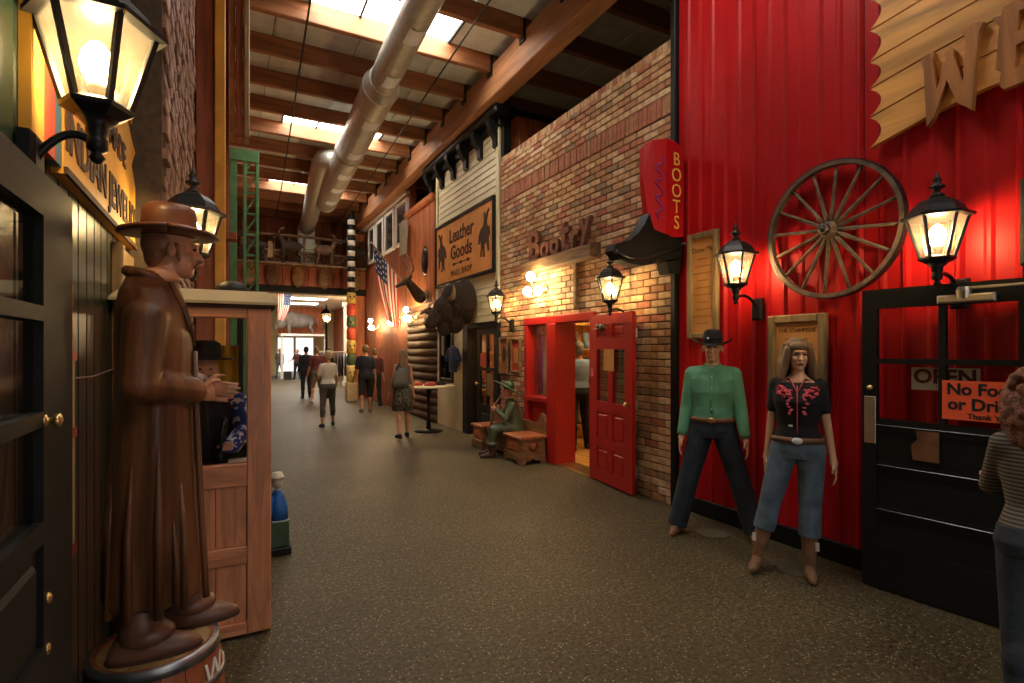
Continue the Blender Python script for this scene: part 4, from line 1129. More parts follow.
def V(*a): return Vector(a)
def joints(h=1.75, legs=((0,0,0,0),(0,0,0,0)), arms=((0,8,12,0),(0,8,12,0)), lean=0, turn=0, nod=0, shw=0.168):
    """legs/arms for (right, left): swing fwd, spread, bend, twist in degrees. front = +Y, right = +X"""
    k = h/1.75
    J = {}
    hz = 0.92*k
    D = math.radians
    J['pelvis'] = V(0, 0, hz+0.03*k)
    low = 1e9
    for s, nm, L in ((1,'R',legs[0]), (-1,'L',legs[1])):
        hip = V(s*0.088*k, 0, hz)
        a, b, kn, tw = [D(x) for x in L]
        d1 = V(s*math.sin(b), math.sin(a)*math.cos(b), -math.cos(a)*math.cos(b))
        knee = hip + d1*0.42*k
        d2 = V(s*math.sin(b)*0.9, math.sin(a-kn)*math.cos(b), -math.cos(a-kn)*math.cos(b)).normalized()
        ank = knee + d2*0.42*k
        fd = V(s*math.sin(tw+0.15), math.cos(tw+0.15), 0)
        J['hip'+nm], J['knee'+nm], J['ank'+nm], J['fd'+nm] = hip, knee, ank, fd
        low = min(low, ank.z)
    dz = 0.082*k - low
    for n in list(J):
        if not n.startswith('fd'): J[n] = J[n] + V(0,0,dz)
    base = J['pelvis']
    ln = D(lean)
    def tor(x, y, z): return base + V(x*k, (y*math.cos(ln) + (z-0.95)*math.sin(ln))*k, ((z-0.95)*math.cos(ln) - y*math.sin(ln))*k)
    J['tor'] = tor
    for s, nm, A in ((1,'R',arms[0]), (-1,'L',arms[1])):
        sh = tor(s*shw, -0.005, 1.395)
        a, b, e, tw = [D(x) for x in A]
        d1 = V(s*math.sin(b), math.sin(a)*math.cos(b), -math.cos(a)*math.cos(b))
        el = sh + d1*0.285*k
        d2 = V(s*math.sin(b)*math.cos(e) - s*math.sin(tw), math.sin(a+e)*math.cos(b), -math.cos(a+e)*math.cos(b)).normalized()
        wr = el + d2*0.25*k
        J['sh'+nm], J['el'+nm], J['wr'+nm], J['hd'+nm] = sh, el, wr, d2
    J['neck'] = tor(0, -0.01, 1.46)
    J['head'] = tor(0, 0.015, 1.615) + V(0, 0.0, 0)
    J['k'] = k
    J['hm'] = Matrix.Rotation(D(turn), 3, 'Z') @ Matrix.Rotation(-D(nod), 3, 'X')
    return J

TOR = [(1.49,0.05,0.05,0),(1.46,0.085,0.07,0),(1.42,0.165,0.088,0),(1.36,0.182,0.108,0.005),(1.25,0.168,0.115,0.01),(1.12,0.145,0.10,0.008),(1.02,0.158,0.108,0),(0.93,0.172,0.118,-0.005),(0.86,0.150,0.108,-0.005)]
TORF = [(1.49,0.042,0.045,0),(1.46,0.07,0.06,0),(1.42,0.145,0.078,0),(1.36,0.158,0.098,0.008),(1.28,0.150,0.118,0.022),(1.20,0.135,0.098,0.012),(1.10,0.120,0.085,0.005),(1.00,0.152,0.105,0),(0.92,0.172,0.118,-0.01),(0.86,0.155,0.108,-0.01)]
def torso(mb, J, prof, zlo, zhi, grow=0.0, n=22, sway=1.0):
    rings = [p for p in prof if zlo <= p[0] <= zhi]
    rings.sort()
    vs = []; fs = []
    for (z, rx, ry, cy) in rings:
        for i in range(n):
            a = 2*PI*i/n
            vs.append(J['tor']((rx+grow)*math.cos(a), cy + (ry+grow)*math.sin(a), z))
    for i in range(len(rings)-1):
        for j in range(n):
            l = (j+1) % n; fs.append((i*n+j, i*n+l, (i+1)*n+l, (i+1)*n+j))
    fs.append(tuple(reversed(range(n)))); fs.append(tuple((len(rings)-1)*n+i for i in range(n)))
    mb.add(vs, fs)

def hand(mb, J, s, nm, curl=0.5, palm=None):
    k = J['k']; w = J['wr'+nm]; d = J['hd'+nm].normalized()
    fwd = V(0,1,0) if palm is None else palm
    # thumb side faces forward, palm faces the body
    th = (fwd - d*fwd.dot(d)); th = th.normalized() if th.length > 0.1 else V(0,0,1)
    pn = d.cross(th) * (1 if s > 0 else -1)
    if palm is None and pn.x*s > 0: pn = -pn
    R = Matrix((th, pn, d)).transposed()
    mb.cap(w, w + d*0.03*k, 0.026*k, 0.028*k, 10)
    mb.ell(w + d*0.062*k, (0.040*k, 0.017*k, 0.050*k), M=R)
    for i, (off, ln) in enumerate(((0.028,0.080),(0.010,0.090),(-0.009,0.083),(-0.027,0.064))):
        p = w + d*0.095*k + th*off*k
        dir_ = (d + pn*0.15*curl + th*off*1.2).normalized()
        rr = 0.0085*k
        prev = p - d*0.02*k
        for seg in range(3):
            L = ln*k*(0.44, 0.32, 0.24)[seg]
            nx = p + dir_*L
            mb.cap(p, nx, rr*(1-0.08*seg), rr*(0.92-0.08*seg), 8)
            p = nx; dir_ = (dir_ + pn*curl*0.75).normalized()
    p = w + d*0.035*k + th*0.026*k
    q = p + (th*0.7 + d*0.65 + pn*0.25).normalized()*0.04*k
    r = q + (d*0.9 + th*0.2 + pn*0.3).normalized()*0.032*k
    mb.cap(p, q, 0.013*k, 0.0105*k, 8); mb.cap(q, r, 0.0105*k, 0.008*k, 8)

def head_mb(mb, J, female=False):
    k = J['k']; c = J['head']; R = J['hm']
    def P(x, y, z): return c + R @ V(x*k, y*k, z*k)
    mb.cap(J['neck'], c + V(0,-0.01*k,-0.05*k), 0.056*k if not female else 0.047*k, 0.052*k if not female else 0.044*k)
    mb.ell(P(0,-0.012,0.035), (0.074*k,0.094*k,0.090*k), 16, 12, M=R)
    mb.ell(P(0,0.028,-0.025), (0.058*k,0.062*k,0.085*k), 16, 12, M=R)
    mb.ell(P(0,0.055,-0.085), (0.030*k,0.028*k,0.024*k), M=R)            # chin
    mb.cap(P(0,0.088,0.015), P(0,0.106,-0.022), 0.009*k, 0.0145*k, 8)     # nose
    mb.ell(P(0,0.084,0.033), (0.050*k,0.018*k,0.010*k), M=R)             # brow
    mb.ell(P(0.032,0.072,-0.02), (0.020*k,0.018*k,0.018*k), M=R); mb.ell(P(-0.032,0.072,-0.02), (0.020*k,0.018*k,0.018*k), M=R)
    mb.ell(P(0,0.084,-0.052), (0.024*k,0.014*k,0.012*k), M=R)
    for s in (-1, 1): mb.ell(P(s*0.078,0.0,0.0), (0.012*k,0.020*k,0.032*k), M=R)
    return P

def face_details(root, P, k, lipmat, eyes=True):
    for s in (-1, 1):
        part('eye', MB().ell(P(s*0.030,0.083,0.014), (0.013*k,0.007*k,0.0065*k)), FELT, root, True, True)
        part('eyebrow', MB().cap(P(s*0.015,0.098,0.034), P(s*0.046,0.086,0.036), 0.0035*k, 0.0025*k, 6), HAIRB, root, True, True)
    part('lips', MB().ell(P(0,0.098,-0.053), (0.019*k,0.006*k,0.007*k)), lipmat, root, True, True)

def legs_mb(mb, J, r=(0.082,0.055,0.036), upto=1.0, grow=0.0, sides='RL'):
    k = J['k']
    for nm in sides:
        h, kn, an = J['hip'+nm], J['knee'+nm], J['ank'+nm]
        mb.cap(h, kn, (r[0]+grow)*k, (r[1]+grow)*k, 14)
        if upto > 0.5:
            f = (upto-0.5)*2
            e = kn + (an-kn)*f
            calf = kn + (an-kn)*min(0.33, f)
            if grow < 0.02: mb.ell(calf + V(0,-0.012*k,0), ((r[1]+0.001+grow)*k, (r[1]+0.003+grow)*k, 0.11*k))
            mb.ell(kn, (r[1]+grow)*k); mb.tube([kn, e], [(r[1]+grow)*k, (r[1]+(r[2]-r[1])*f+grow)*k], 14)

def arms_mb(mb, J, r=(0.048,0.038,0.026), upto=1.0, grow=0.0):
    k = J['k']
    for nm in 'RL':
        s, e, w = J['sh'+nm], J['el'+nm], J['wr'+nm]
        f1 = min(1, upto*2)
        mb.cap(J['neck']+(s-J['neck'])*0.35-V(0,0,0.012*k), s+V(0,0,0.006*k), (r[0]*0.8+grow)*k, (r[0]+grow)*k, 12)
        mb.cap(s, s+(e-s)*f1, (r[0]+grow)*k, (r[0]+(r[1]-r[0])*f1+grow)*k, 12)
        if upto > 0.5:
            f = (upto-0.5)*2
            mb.cap(e, e+(w-e)*f, (r[1]+grow)*k, (r[1]+(r[2]-r[1])*f+grow)*k, 12)

def shoe_mb(J, nm, h=0.06, boot=0.0, heel=0.0):
    k = J['k']; a = J['ank'+nm]; d = J['fd'+nm]
    mb = MB()
    g = V(a.x, a.y, a.z - 0.082*k)
    mb.cap(g + V(0,0,0.036*k) - d*0.045*k, g + V(0,0,0.036*k) + d*0.10*k, 0.036*k, 0.040*k)
    mb.cap(g + V(0,0,0.030*k) + d*0.09*k, g + V(0,0,0.024*k) + d*0.165*k, 0.038*k, 0.022*k)
    mb.cap(g + V(0,0,0.06*k) - d*0.02*k, g + V(0,0,0.05*k) + d*0.05*k, 0.040*k, 0.034*k)
    if boot > 0:
        kn = J['knee'+nm]; up = (kn - a).normalized()
        mb.cap(g + V(0,0,0.06*k) - d*0.015*k, a + up*0.03*k, 0.040*k, 0.042*k)
        mb.cap(a + up*0.03*k, a + up*(boot-0.05)*k, 0.043*k, 0.062*k)
    # flat sole
    sole = MB()
    return mb, g, d

def person(name, label, cat, loc, rz, h=1.75, female=False, pose=None, skin=SKIN, shirt=None, sleeve=1.0, pants=None, leglen=1.0, skirt=None,
           shoes=BKCLOTH, boot=0, hair=None, hairlen=0, voxel=0.010, shirt_lo=0.90, face=False, group=None, cut=None):
    t = thing(name, label, cat, loc, rz, group)
    J = joints(h, **{'shw': 0.142 if female else 0.168, **(pose or {})})
    k = J['k']; prof = TORF if female else TOR
    b = MB()
    torso(b, J, prof, 0.86, 1.49, 0)
    lr = (0.078,0.052,0.033) if female else (0.082,0.055,0.036)
    ar = (0.040,0.033,0.023) if female else (0.048,0.040,0.027)
    legs_mb(b, J, lr); arms_mb(b, J, ar)
    for s, nm in ((1,'R'),(-1,'L')):
        hand(b, J, s, nm)
        a = J['ank'+nm]; b.cap(a, a - V(0,0,0.03*k), 0.034*k, 0.034*k); b.cap(a - V(0,0,0.045*k), a - V(0,0,0.055*k) + J['fd'+nm]*0.11*k, 0.032*k, 0.026*k)
    P = head_mb(b, J, female)
    body = blob('body', b, skin, t, voxel, 3)
    if face: face_details(t, P, k, DARKRED if female else STATS)
    if shirt:
        m = MB(); torso(m, J, prof, shirt_lo, 1.43 if female and face else 1.46, 0.014)
        if sleeve > 0: arms_mb(m, J, ar, sleeve, 0.014 if sleeve < 0.8 else 0.017)
        blob('shirt', m, shirt, t, voxel, 4)
    if pants:
        m = MB(); torso(m, J, prof, 0.86, 1.03, 0.018); legs_mb(m, J, cut or lr, leglen, 0.017 if not female else 0.014)
        blob('trousers' if leglen > 0.7 else 'shorts', m, pants, t, voxel, 4)
    if skirt:
        m = MB(); p0 = J['pelvis']
        m.loft([(0,0,p0.z-0.40*k,0.20*k,0.17*k),(0,0,p0.z-0.2*k,0.195*k,0.155*k),(0,0,p0.z,0.185*k,0.14*k),(0,0,p0.z+0.10*k,0.150*k,0.105*k)], 32, lambda a,i: 1+0.035*math.sin(9*a)*(3-i)/3)
        o = part('skirt', m, skirt, t, True, True)
    for nm in 'RL':
        m, g, d = shoe_mb(J, nm, boot=boot)
        blob('boot' if boot else 'shoe', m, shoes, t, min(voxel, 0.008), 2)
    if hair:
        m = MB(); R = J['hm']
        m.ell(P(0,-0.026,0.052), (0.083*k,0.092*k,0.088*k), 16, 12, M=R)
        m.ell(P(0,-0.045,0.01), (0.080*k,0.070*k,0.085*k), 16, 12, M=R)
        if hairlen:
            for x_ in (-0.05,-0.025,0,0.025,0.05):
                m.cap(P(x_,-0.07,0.03), P(x_*1.3,-0.095,-hairlen*(1-abs(x_)*3)), 0.042*k, 0.022*k)
        blob('hair', m, hair, t, voxel, 3)
    return t, J, P

def cowboy_hat(root, P, k, mat, band, tilt=0):
    R = 24; br = MB()
    def brim(u, v):
        a = 2*PI*u; r = 0.088 + 0.085*v
        x, y = r*0.92*math.cos(a), r*1.10*math.sin(a)
        z = 0.048 + 0.05*v**2*abs(math.cos(a))**1.5 - 0.022*v*abs(math.sin(a))
        return P(x, y-0.005, z)
    br.grid(brim, 32, 5)
    o = part('hat_brim', br, mat, root, True, True)
    s = o.modifiers.new('solid', 'SOLIDIFY'); s.thickness = 0.006
    cr = MB(); vs = []; fs = []; n = 24
    prof = [(0.090,0.040),(0.090,0.09),(0.086,0.14),(0.078,0.172),(0.055,0.182),(0.02,0.170)]
    for r, z in prof:
        for i in range(n):
            a = 2*PI*i/n
            dz = -0.018*abs(math.cos(a))*(z > 0.15) if z < 0.175 else -0.012
            vs.append(P(r*0.88*math.cos(a), r*1.08*math.sin(a)-0.005, z+dz))
    for i in range(len(prof)-1):
        for j in range(n): fs.append((i*n+j, i*n+(j+1)%n, (i+1)*n+(j+1)%n, (i+1)*n+j))
    fs.append(tuple((len(prof)-1)*n+i for i in range(n)))
    part('hat_crown', MB().add(vs, fs), mat, root, True, True)
    bd = MB(); ring = [P(0.0915*0.88*math.cos(2*PI*i/n), 0.0915*1.08*math.sin(2*PI*i/n)-0.005, 0.088) for i in range(n)]
    bd.tube(ring, 0.008*k, 6, closed=True)
    part('hat_band', bd, band, root, True, True)
    part('hat_concho', MB().ell(P(0.028,0.098,0.090), 0.010*k), GRILLE, root, True, True)

def belt(root, J, prof, mat, z=1.02, grow=0.028, buckle=BRASS):
    vs = []; n = 28
    import bisect
    ps = sorted(prof); a0 = [p for p in ps if p[0] <= z][-1]; a1 = [p for p in ps if p[0] > z][0]
    f = (z-a0[0])/(a1[0]-a0[0]); rx = a0[1]+(a1[1]-a0[1])*f+grow; ry = a0[2]+(a1[2]-a0[2])*f+grow; cy = a0[3]+(a1[3]-a0[3])*f
    mb = MB()
    for zz in (z-0.02, z+0.02):
        for r in (0, -0.012):
            for i in range(n):
                a = 2*PI*i/n; vs.append(J['tor']((rx+r)*math.cos(a), cy+(ry+r)*math.sin(a), zz))
    fs = []
    for i in range(n):
        j = (i+1) % n
        fs += [(i,j,2*n+j,2*n+i),(n+i,3*n+i,3*n+j,n+j),(2*n+i,2*n+j,3*n+j,3*n+i),(i,n+i,n+j,j)]
    part('belt', mb.add(vs, fs), mat, root, True, True)
    c = J['tor'](0, cy+ry+0.004, z)
    part('buckle', MB().ell(c, (0.035,0.008,0.024)), buckle, root, True, True, label='metal buckle')

# ---- mannequins
ang = lambda fx, fy: math.atan2(-fx, fy)
mn, J, P = person('mannequin', 'cowboy mannequin in a green shirt, dark jeans and black hat', 'mannequin', (3.79, 3.35, 0.0), ang(-0.80,-0.60), 1.80,
    pose=dict(legs=((4,14,0,0.2),(2,17,0,0.3)), arms=((-2,9,10,0),(4,10,14,0))), skin=MSKIN, shirt=GSHIRT, sleeve=0.94, pants=DENIMD, leglen=1.03, shoes=LEATHB, voxel=0.0065, face=True, cut=(0.088,0.070,0.066))
cowboy_hat(mn, P, J['k'], FELT, BKCLOTH)
belt(mn, J, TOR, LEATHB, 1.015, 0.026)
col_ = MB()
for s in (-1, 1): col_.add([J['tor'](s*0.005,0.075,1.455), J['tor'](s*0.062,0.045,1.495), J['tor'](s*0.085,0.06,1.45), J['tor'](s*0.05,0.105,1.415)], [(0,1,2,3)])
o = part('collar', col_, GSHIRT, mn, local=True); o.modifiers.new('s', 'SOLIDIFY').thickness = 0.006
part('collar_stand', MB().tube([J['tor'](0.062*math.cos(a_), -0.005+0.058*math.sin(a_), 1.475+0.01*math.sin(-a_)) for a_ in [i*2*PI/20 for i in range(20)]], 0.014, 6, closed=True), GSHIRT, mn, True, True)
part('button_placket', MB().tube([J['tor'](0,0.118,1.42), J['tor'](0,0.135,1.30), J['tor'](0,0.135,1.2), J['tor'](0,0.128,1.08)], 0.007, 6), GSHIRT, mn, True, True)
for z_ in (1.38,1.29,1.20,1.11): part('button', MB().ell(J['tor'](0,0.137 if z_ < 1.35 else 0.130,z_), 0.006), WHITEC, mn, True, True)
part('chest_pocket', MB().cbox(-0.13,-0.045,0.128,0.137,0,0.001) if False else MB().prism([(-0.045,-0.05),(0.045,-0.05),(0.045,0.05),(-0.045,0.05)], J['tor'](-0.085,0.118,1.29), (1,0.0,0), (0,0.0,1), (0,0.008,0)), GSHIRT, mn, local=True)
for nm in 'RL':
    c_ = J['wr'+nm] - J['hd'+nm]*0.02
    part('cuff', MB().tube([c_ - J['hd'+nm]*0.035, c_ + J['hd'+nm]*0.02], [0.042,0.043], 14), GSHIRT, mn, True, True)
part('base_plate', MB().lathe([(0.14,0.0),(0.14,0.005),(0.13,0.008)], (0.0,-0.02,0), 24), OLIVE, mn, local=True)

wm, J, P = person('mannequin', 'woman mannequin in a black embroidered top, blue jeans and brown boots', 'mannequin', (3.67, 2.47, 0.0), ang(-0.84,-0.54), 1.72, female=True,
    pose=dict(legs=((4,13,0,0.1),(1,-1,0,0.15)), arms=((-6,7,6,0),(-2,9,8,0)), turn=14, nod=4), skin=MSKIN, shirt=BKCLOTH, sleeve=0.30, pants=DENIM, leglen=0.745, shoes=GOLDSKIN, boot=0.30, voxel=0.0065, face=True, shirt_lo=0.99, cut=(0.086,0.062,0.064))
belt(wm, J, TORF, LEATHB, 1.00, 0.026, GRILLE)
hm = MB(); R_ = J['hm']; k = J['k']
hm.ell(P(0,-0.02,0.055), (0.086*k,0.098*k,0.085*k), 16, 12, M=R_)
hm.ell(P(0,0.06,0.072), (0.066*k,0.035*k,0.034*k), M=R_)
wr_ = random.Random(8)
for i in range(90):
    a_ = wr_.uniform(0.25*PI, 2.75*PI-0.0); z_ = wr_.uniform(-0.17, 0.06)
    x_, y_ = (0.085+0.25*max(0,-z_)*0.22)*math.cos(a_), -0.02+0.085*math.sin(a_)
    if y_ > 0.035: continue
    hm.cap(P(x_,y_,z_+0.03), P(x_*1.06+wr_.uniform(-.008,.008),y_+wr_.uniform(-.008,.008),z_-0.03), 0.016*k, 0.012*k, 8)
for s in (-1, 1):
    for i in range(6):
        y0 = 0.045 - 0.028*i
        hm.cap(P(s*0.072,y0,0.05), P(s*0.092,y0-0.005,-0.07), 0.024*k, 0.028*k); hm.cap(P(s*0.092,y0-0.005,-0.07), P(s*(0.112-0.004*i),y0+0.006,-0.165-0.006*i), 0.028*k, 0.018*k)
for x_ in (-0.06,-0.03,0,0.03,0.06): hm.cap(P(x_,-0.085,0.04), P(x_*1.3,-0.10,-0.18), 0.036*k, 0.022*k)
blob('hair', hm, HAIRB, wm, 0.0075, 2)
emb = MB(); er = random.Random(4)
def chest(x, z): return J['tor'](x, 0.012 + 0.133*math.sqrt(max(0.05, 1-(x/0.175)**2)) + (0.006 if z < 1.34 else -0.03*(z-1.34)/0.08), z)
for s in (-1, 1):
    for i in range(44):
        f = i/25
        if i >= 26: x_, z_ = 0.05+0.075*((i-26) % 9)/8, 1.352-0.022*((i-26)//9)-0.008*math.sin(i)
        elif i < 15: x_, z_ = 0.045+0.085*(i/14), 1.375-0.012*math.sin(i/14*PI*2)
        else: x_, z_ = 0.05+0.012*math.sin(i), 1.36-0.014*(i-14)
        p_ = chest(s*x_, z_)
        emb.ell(p_ + V(er.uniform(-.004,.004),0.0,er.uniform(-.01,.01)), (er.uniform(.007,.014), 0.006, er.uniform(.006,.011)), 8, 5)
o = part('embroidery', emb, PINK, wm, True, True, label='pink floral embroidery'); o['kind'] = 'stuff'
pipe = MB().tube([chest(0,1.40), chest(0,1.32), chest(0,1.25), J['tor'](0,0.125,1.15), J['tor'](0,0.118,1.05)], 0.004, 6)
part('front_piping', pipe, PINK, wm, True, True)
wc_ = MB()
for s_ in (-1, 1): wc_.add([J['tor'](s_*0.012,0.098,1.395), J['tor'](s_*0.050,0.060,1.452), J['tor'](s_*0.085,0.050,1.435), J['tor'](s_*0.062,0.108,1.385)], [(0,1,2,3)])
o = part('collar', wc_, BKCLOTH, wm, local=True); o.modifiers.new('s', 'SOLIDIFY').thickness = 0.008
part('neckline', MB().tube([J['tor'](s_*x_, y_, z_) for s_, x_, y_, z_ in ((-1,0.05,0.060,1.45),(-1,0.025,0.098,1.40),(1,0.0,0.122,1.35),(1,0.025,0.098,1.40),(1,0.05,0.060,1.45))], 0.005, 6), PINK, wm, True, True)
part('price_tag', MB().box(0.028,0.055,0.142,0.145,-0.006,0.006), WHITEC, wm, local=True).location = J['tor'](0,0,1.11) - V(0,0.005,0)
for nm, s in (('R',1),('L',-1)):
    a_ = J['ank'+nm]
    p_ = a_ + (J['knee'+nm]-a_).normalized()*0.15 + V(s*0.05,0.035,0)
    part('boot_tag', MB().box(p_.x-0.012,p_.x+0.012,p_.y,p_.y+0.004,p_.z-0.03,p_.z+0.03), WHITEC, wm, local=True)
part('base_plate', MB().lathe([(0.15,0.0),(0.15,0.005),(0.14,0.008)], (0.0,-0.08,0), 24), OLIVE, wm, local=True)
0 and part('support_rod', MB().tube([(0,-0.15,0.0),(0,-0.15,0.86),(0,-0.10,0.95)], 0.010, 8), STEEL, wm, local=True)

# ---- woman in stripes at the right edge
sw, J, P = person('person', 'person in a grey striped top with curly auburn hair at the right edge', 'person', (3.06, 0.95, 0.0), ang(0.75,0.45), 1.53, female=True,
    pose=dict(legs=((6,2,4,0),(-6,2,4,0)), arms=((32,4,50,12),(32,4,50,12)), lean=3), shirt=STRIPE, sleeve=0.98, pants=DENIMD, leglen=1.0, voxel=0.0075, shirt_lo=0.86, face=False)
hm = MB(); hr = random.Random(2); k = J['k']
hm.ell(P(0,-0.02,0.04), (0.10*k,0.11*k,0.10*k))
for i in range(150):
    a_ = hr.uniform(0, 2*PI); z_ = hr.uniform(-0.26, 0.14)
    r_ = 0.105 + 0.025*math.sin(max(0,(0.14-z_))*6) if z_ > -0.1 else 0.13 - (-(z_+0.1))*0.25
    if z_ > 0.06: r_ *= math.sqrt(max(0.1, 1-((z_-0.06)/0.10)**2))
    x_, y_ = r_*math.cos(a_), r_*math.sin(a_)-0.03
    if y_ > 0.04 and z_ < 0.04: continue
    hm.ell(P(x_, y_, z_), hr.uniform(0.022,0.036)*k, 8, 6)
for i in range(8): hm.cap(P(0.09*math.cos(i), -0.06+0.04*math.sin(i), 0), P(0.10*math.cos(i), -0.07+0.04*math.sin(i), -0.2), 0.045, 0.035)
blob('hair', hm, HAIRR, sw, 0.008, 0)

# ---- visitors walking down the hall
person('person', 'person in a white shirt, olive capri trousers and pale cap walking away', 'person', (1.88, 11.9, 0), 0.1, 1.64, female=True,
    pose=dict(legs=((14,5,6,0),(-10,6,8,0)), arms=((6,14,50,0.1),(10,14,50,0.1))), shirt=WHITEC, sleeve=0.35, pants=OLIVE, leglen=0.82, hair=M('pale_hair', (0.55,0.45,0.28), 0.7), voxel=0.011)
person('person', 'person in a maroon shirt and olive shorts ahead of the white shirt', 'person', (2.44, 17.6, 0), 0.05, 1.74,
    pose=dict(legs=((4,4,2,0),(-4,4,4,0)), arms=((0,9,20,0),(0,9,20,0))), shirt=MAROON, sleeve=0.42, pants=OLIVE, leglen=0.48, shoes=WHITEC, hair=HAIRB, voxel=0.013)
person('person', 'person in a black tee shirt and black shorts walking beside the lamps', 'person', (3.14, 14.0, 0), 0.0, 1.78,
    pose=dict(legs=((10,4,4,0),(-12,4,14,0)), arms=((-6,10,18,0),(8,10,24,0))), shirt=NAVY, sleeve=0.42, pants=BKCLOTH, leglen=0.52, shoes=GREYC, hair=HAIRB, voxel=0.012)
w4, J4, P4 = person('person', 'person with long hair, a grey sleeveless top and patterned skirt', 'person', (2.86, 9.72, 0), 0.05, 1.66, female=True,
    pose=dict(legs=((8,3,2,0),(-9,3,10,0)), arms=((-4,9,10,0),(6,9,16,0))), shirt=GREYC, sleeve=0.0, skirt=CAMO, shoes=BKCLOTH, hair=HAIRB, hairlen=0.24, voxel=0.010)
bagm = MB().loft([(-0.10,-0.13,0.95,0.14,0.05),(-0.10,-0.135,1.05,0.15,0.065),(-0.08,-0.13,1.22,0.11,0.05),(-0.06,-0.11,1.30,0.04,0.03)], 16)
bg = part('shoulder_bag', bagm, GREYC, None, True); bg.location = (2.86,9.72,0); bg.rotation_euler = (0,0,0.05)
props(bg, 'grey shoulder bag on the back of the long-haired visitor', 'bag')
part('bag_strap', MB().tube([(-0.16,-0.12,1.2),(-0.12,-0.09,1.36),(0.02,-0.02,1.45),(0.11,0.05,1.40)], 0.012, 6), BKCLOTH, bg, True, True)
person('person', 'person in dark clothes beside the maroon shirt', 'person', (2.34, 19.3, 0), 0.1, 1.75,
    pose=dict(legs=((5,3,2,0),(-5,3,2,0))), shirt=NAVY, sleeve=0.9, pants=NAVY, hair=BKCLOTH, voxel=0.014)
person('person', 'person standing left in the bright far doorway', 'person', (2.63, 33.6, 0), 2.8, 1.72, pose=dict(legs=((4,4,2,0),(-4,4,2,0))), shirt=GREYC, sleeve=0.45, pants=DENIM, hair=HAIRB, voxel=0.016)
person('person', 'person with a dark outfit right in the bright far doorway', 'person', (3.42, 32.0, 0), 2.4, 1.68, pose=dict(legs=((6,4,2,0),(-4,4,2,0)), arms=((30,10,40,0),(10,10,10,0))), shirt=MAROON, sleeve=0.45, pants=NAVY, hair=HAIRB, voxel=0.016)
person('person', 'person in dark clothes near the wall beyond the totem pole', 'person', (3.35, 21.2, 0), 0.4, 1.72, pose=dict(legs=((6,4,2,0),(-4,4,2,0))), shirt=BKCLOTH, sleeve=0.5, pants=NAVY, hair=HAIRB, voxel=0.014)
person('person', 'person in a red and black outfit close to the far wall lights', 'person', (3.78, 15.6, 0), -0.6, 1.68, pose=dict(legs=((2,4,2,0),(-2,4,2,0))), shirt=MAROON, sleeve=0.6, pants=BKCLOTH, hair=HAIRB, voxel=0.013)
person('person', 'person in a light blue shirt and black trousers inside the boot shop', 'person', (5.02, 7.15, 0.012), -0.3, 1.76,
    pose=dict(legs=((8,6,4,0),(-8,4,8,0)), arms=((20,10,40,0),(20,14,50,0))), shirt=LBLUE, sleeve=0.95, pants=BKCLOTH, hair=M('grey_hair', (0.25,0.23,0.2), 0.8), voxel=0.010)

# ------------------------------------------------------------------ carved man on a barrel
BX, BY, BZ = -0.25, 2.50, 0.485
ba = thing('wooden_barrel', 'red-brown wooden barrel with steel hoops under the carved man', 'barrel', (BX, BY, 0))
NS = 18
def brad(z): return 0.212 + 0.03*math.sin(PI*min(1, max(0, z/BZ)))
for i in range(NS):
    a0, a1 = 2*PI*i/NS + 0.006, 2*PI*(i+1)/NS - 0.006
    vs = []; zs = [0, 0.12, 0.245, 0.37, BZ]
    for z in zs:
        for a in (a0, (a0+a1)/2, a1): vs.append((brad(z)*math.cos(a), brad(z)*math.sin(a), z))
        for a in (a1, a0): vs.append(((brad(z)-0.025)*math.cos(a), (brad(z)-0.025)*math.sin(a), z))
    fs = [(0,1,2,3,4), tuple(5*(len(zs)-1)+j for j in range(5))]
    for q in range(len(zs)-1):
        for j in range(5): fs.append((5*q+j, 5*q+(j+1)%5, 5*(q+1)+(j+1)%5, 5*(q+1)+j))
    part('stave', MB().add(vs, fs), BARW, ba, local=True)
for z0, z1 in ((BZ-0.035,BZ+0.003),(0.34,0.365),(0.12,0.145),(0.005,0.04)):
    part('hoop', MB().lathe([(brad(z0)+0.002,z0),(brad(z0)+0.006,z0),(brad(z1)+0.006,z1),(brad(z1)-0.012,z1)], n=36, caps=False), HOOP, ba, True, True)
for i in range(6):
    x0 = -0.192 + i*0.064; x1 = x0+0.062
    yy_ = [math.sqrt(max(0.0, 0.194**2 - x*x)) for x in (x0, (x0+x1)/2, x1)]
    poly = [(x0,-yy_[0]),((x0+x1)/2,-yy_[1]),(x1,-yy_[2]),(x1,yy_[2]),((x0+x1)/2,yy_[1]),(x0,yy_[0])]
    part('top_board', MB().prism(poly, (0,0,BZ-0.03), (1,0,0), (0,1,0), (0,0,0.028)), BARTOP, ba, local=True)
for ch, a_, z_, sz in (('W',-0.50,0.375,0.13),('s',-0.42,0.255,0.10)):
    mb = text_mb(ch, sz, 0.002, 0.0); vs = []
    for p in mb.v:
        a = a_ + (p[0]+0.25*p[1])/0.26; vs.append(((brad(z_+p[1])+0.003+p[2])*math.cos(a), (brad(z_+p[1])+0.003+p[2])*math.sin(a), z_+p[1]))
    mb.v = vs; part('lettering', mb, WHITEP, ba, local=True)

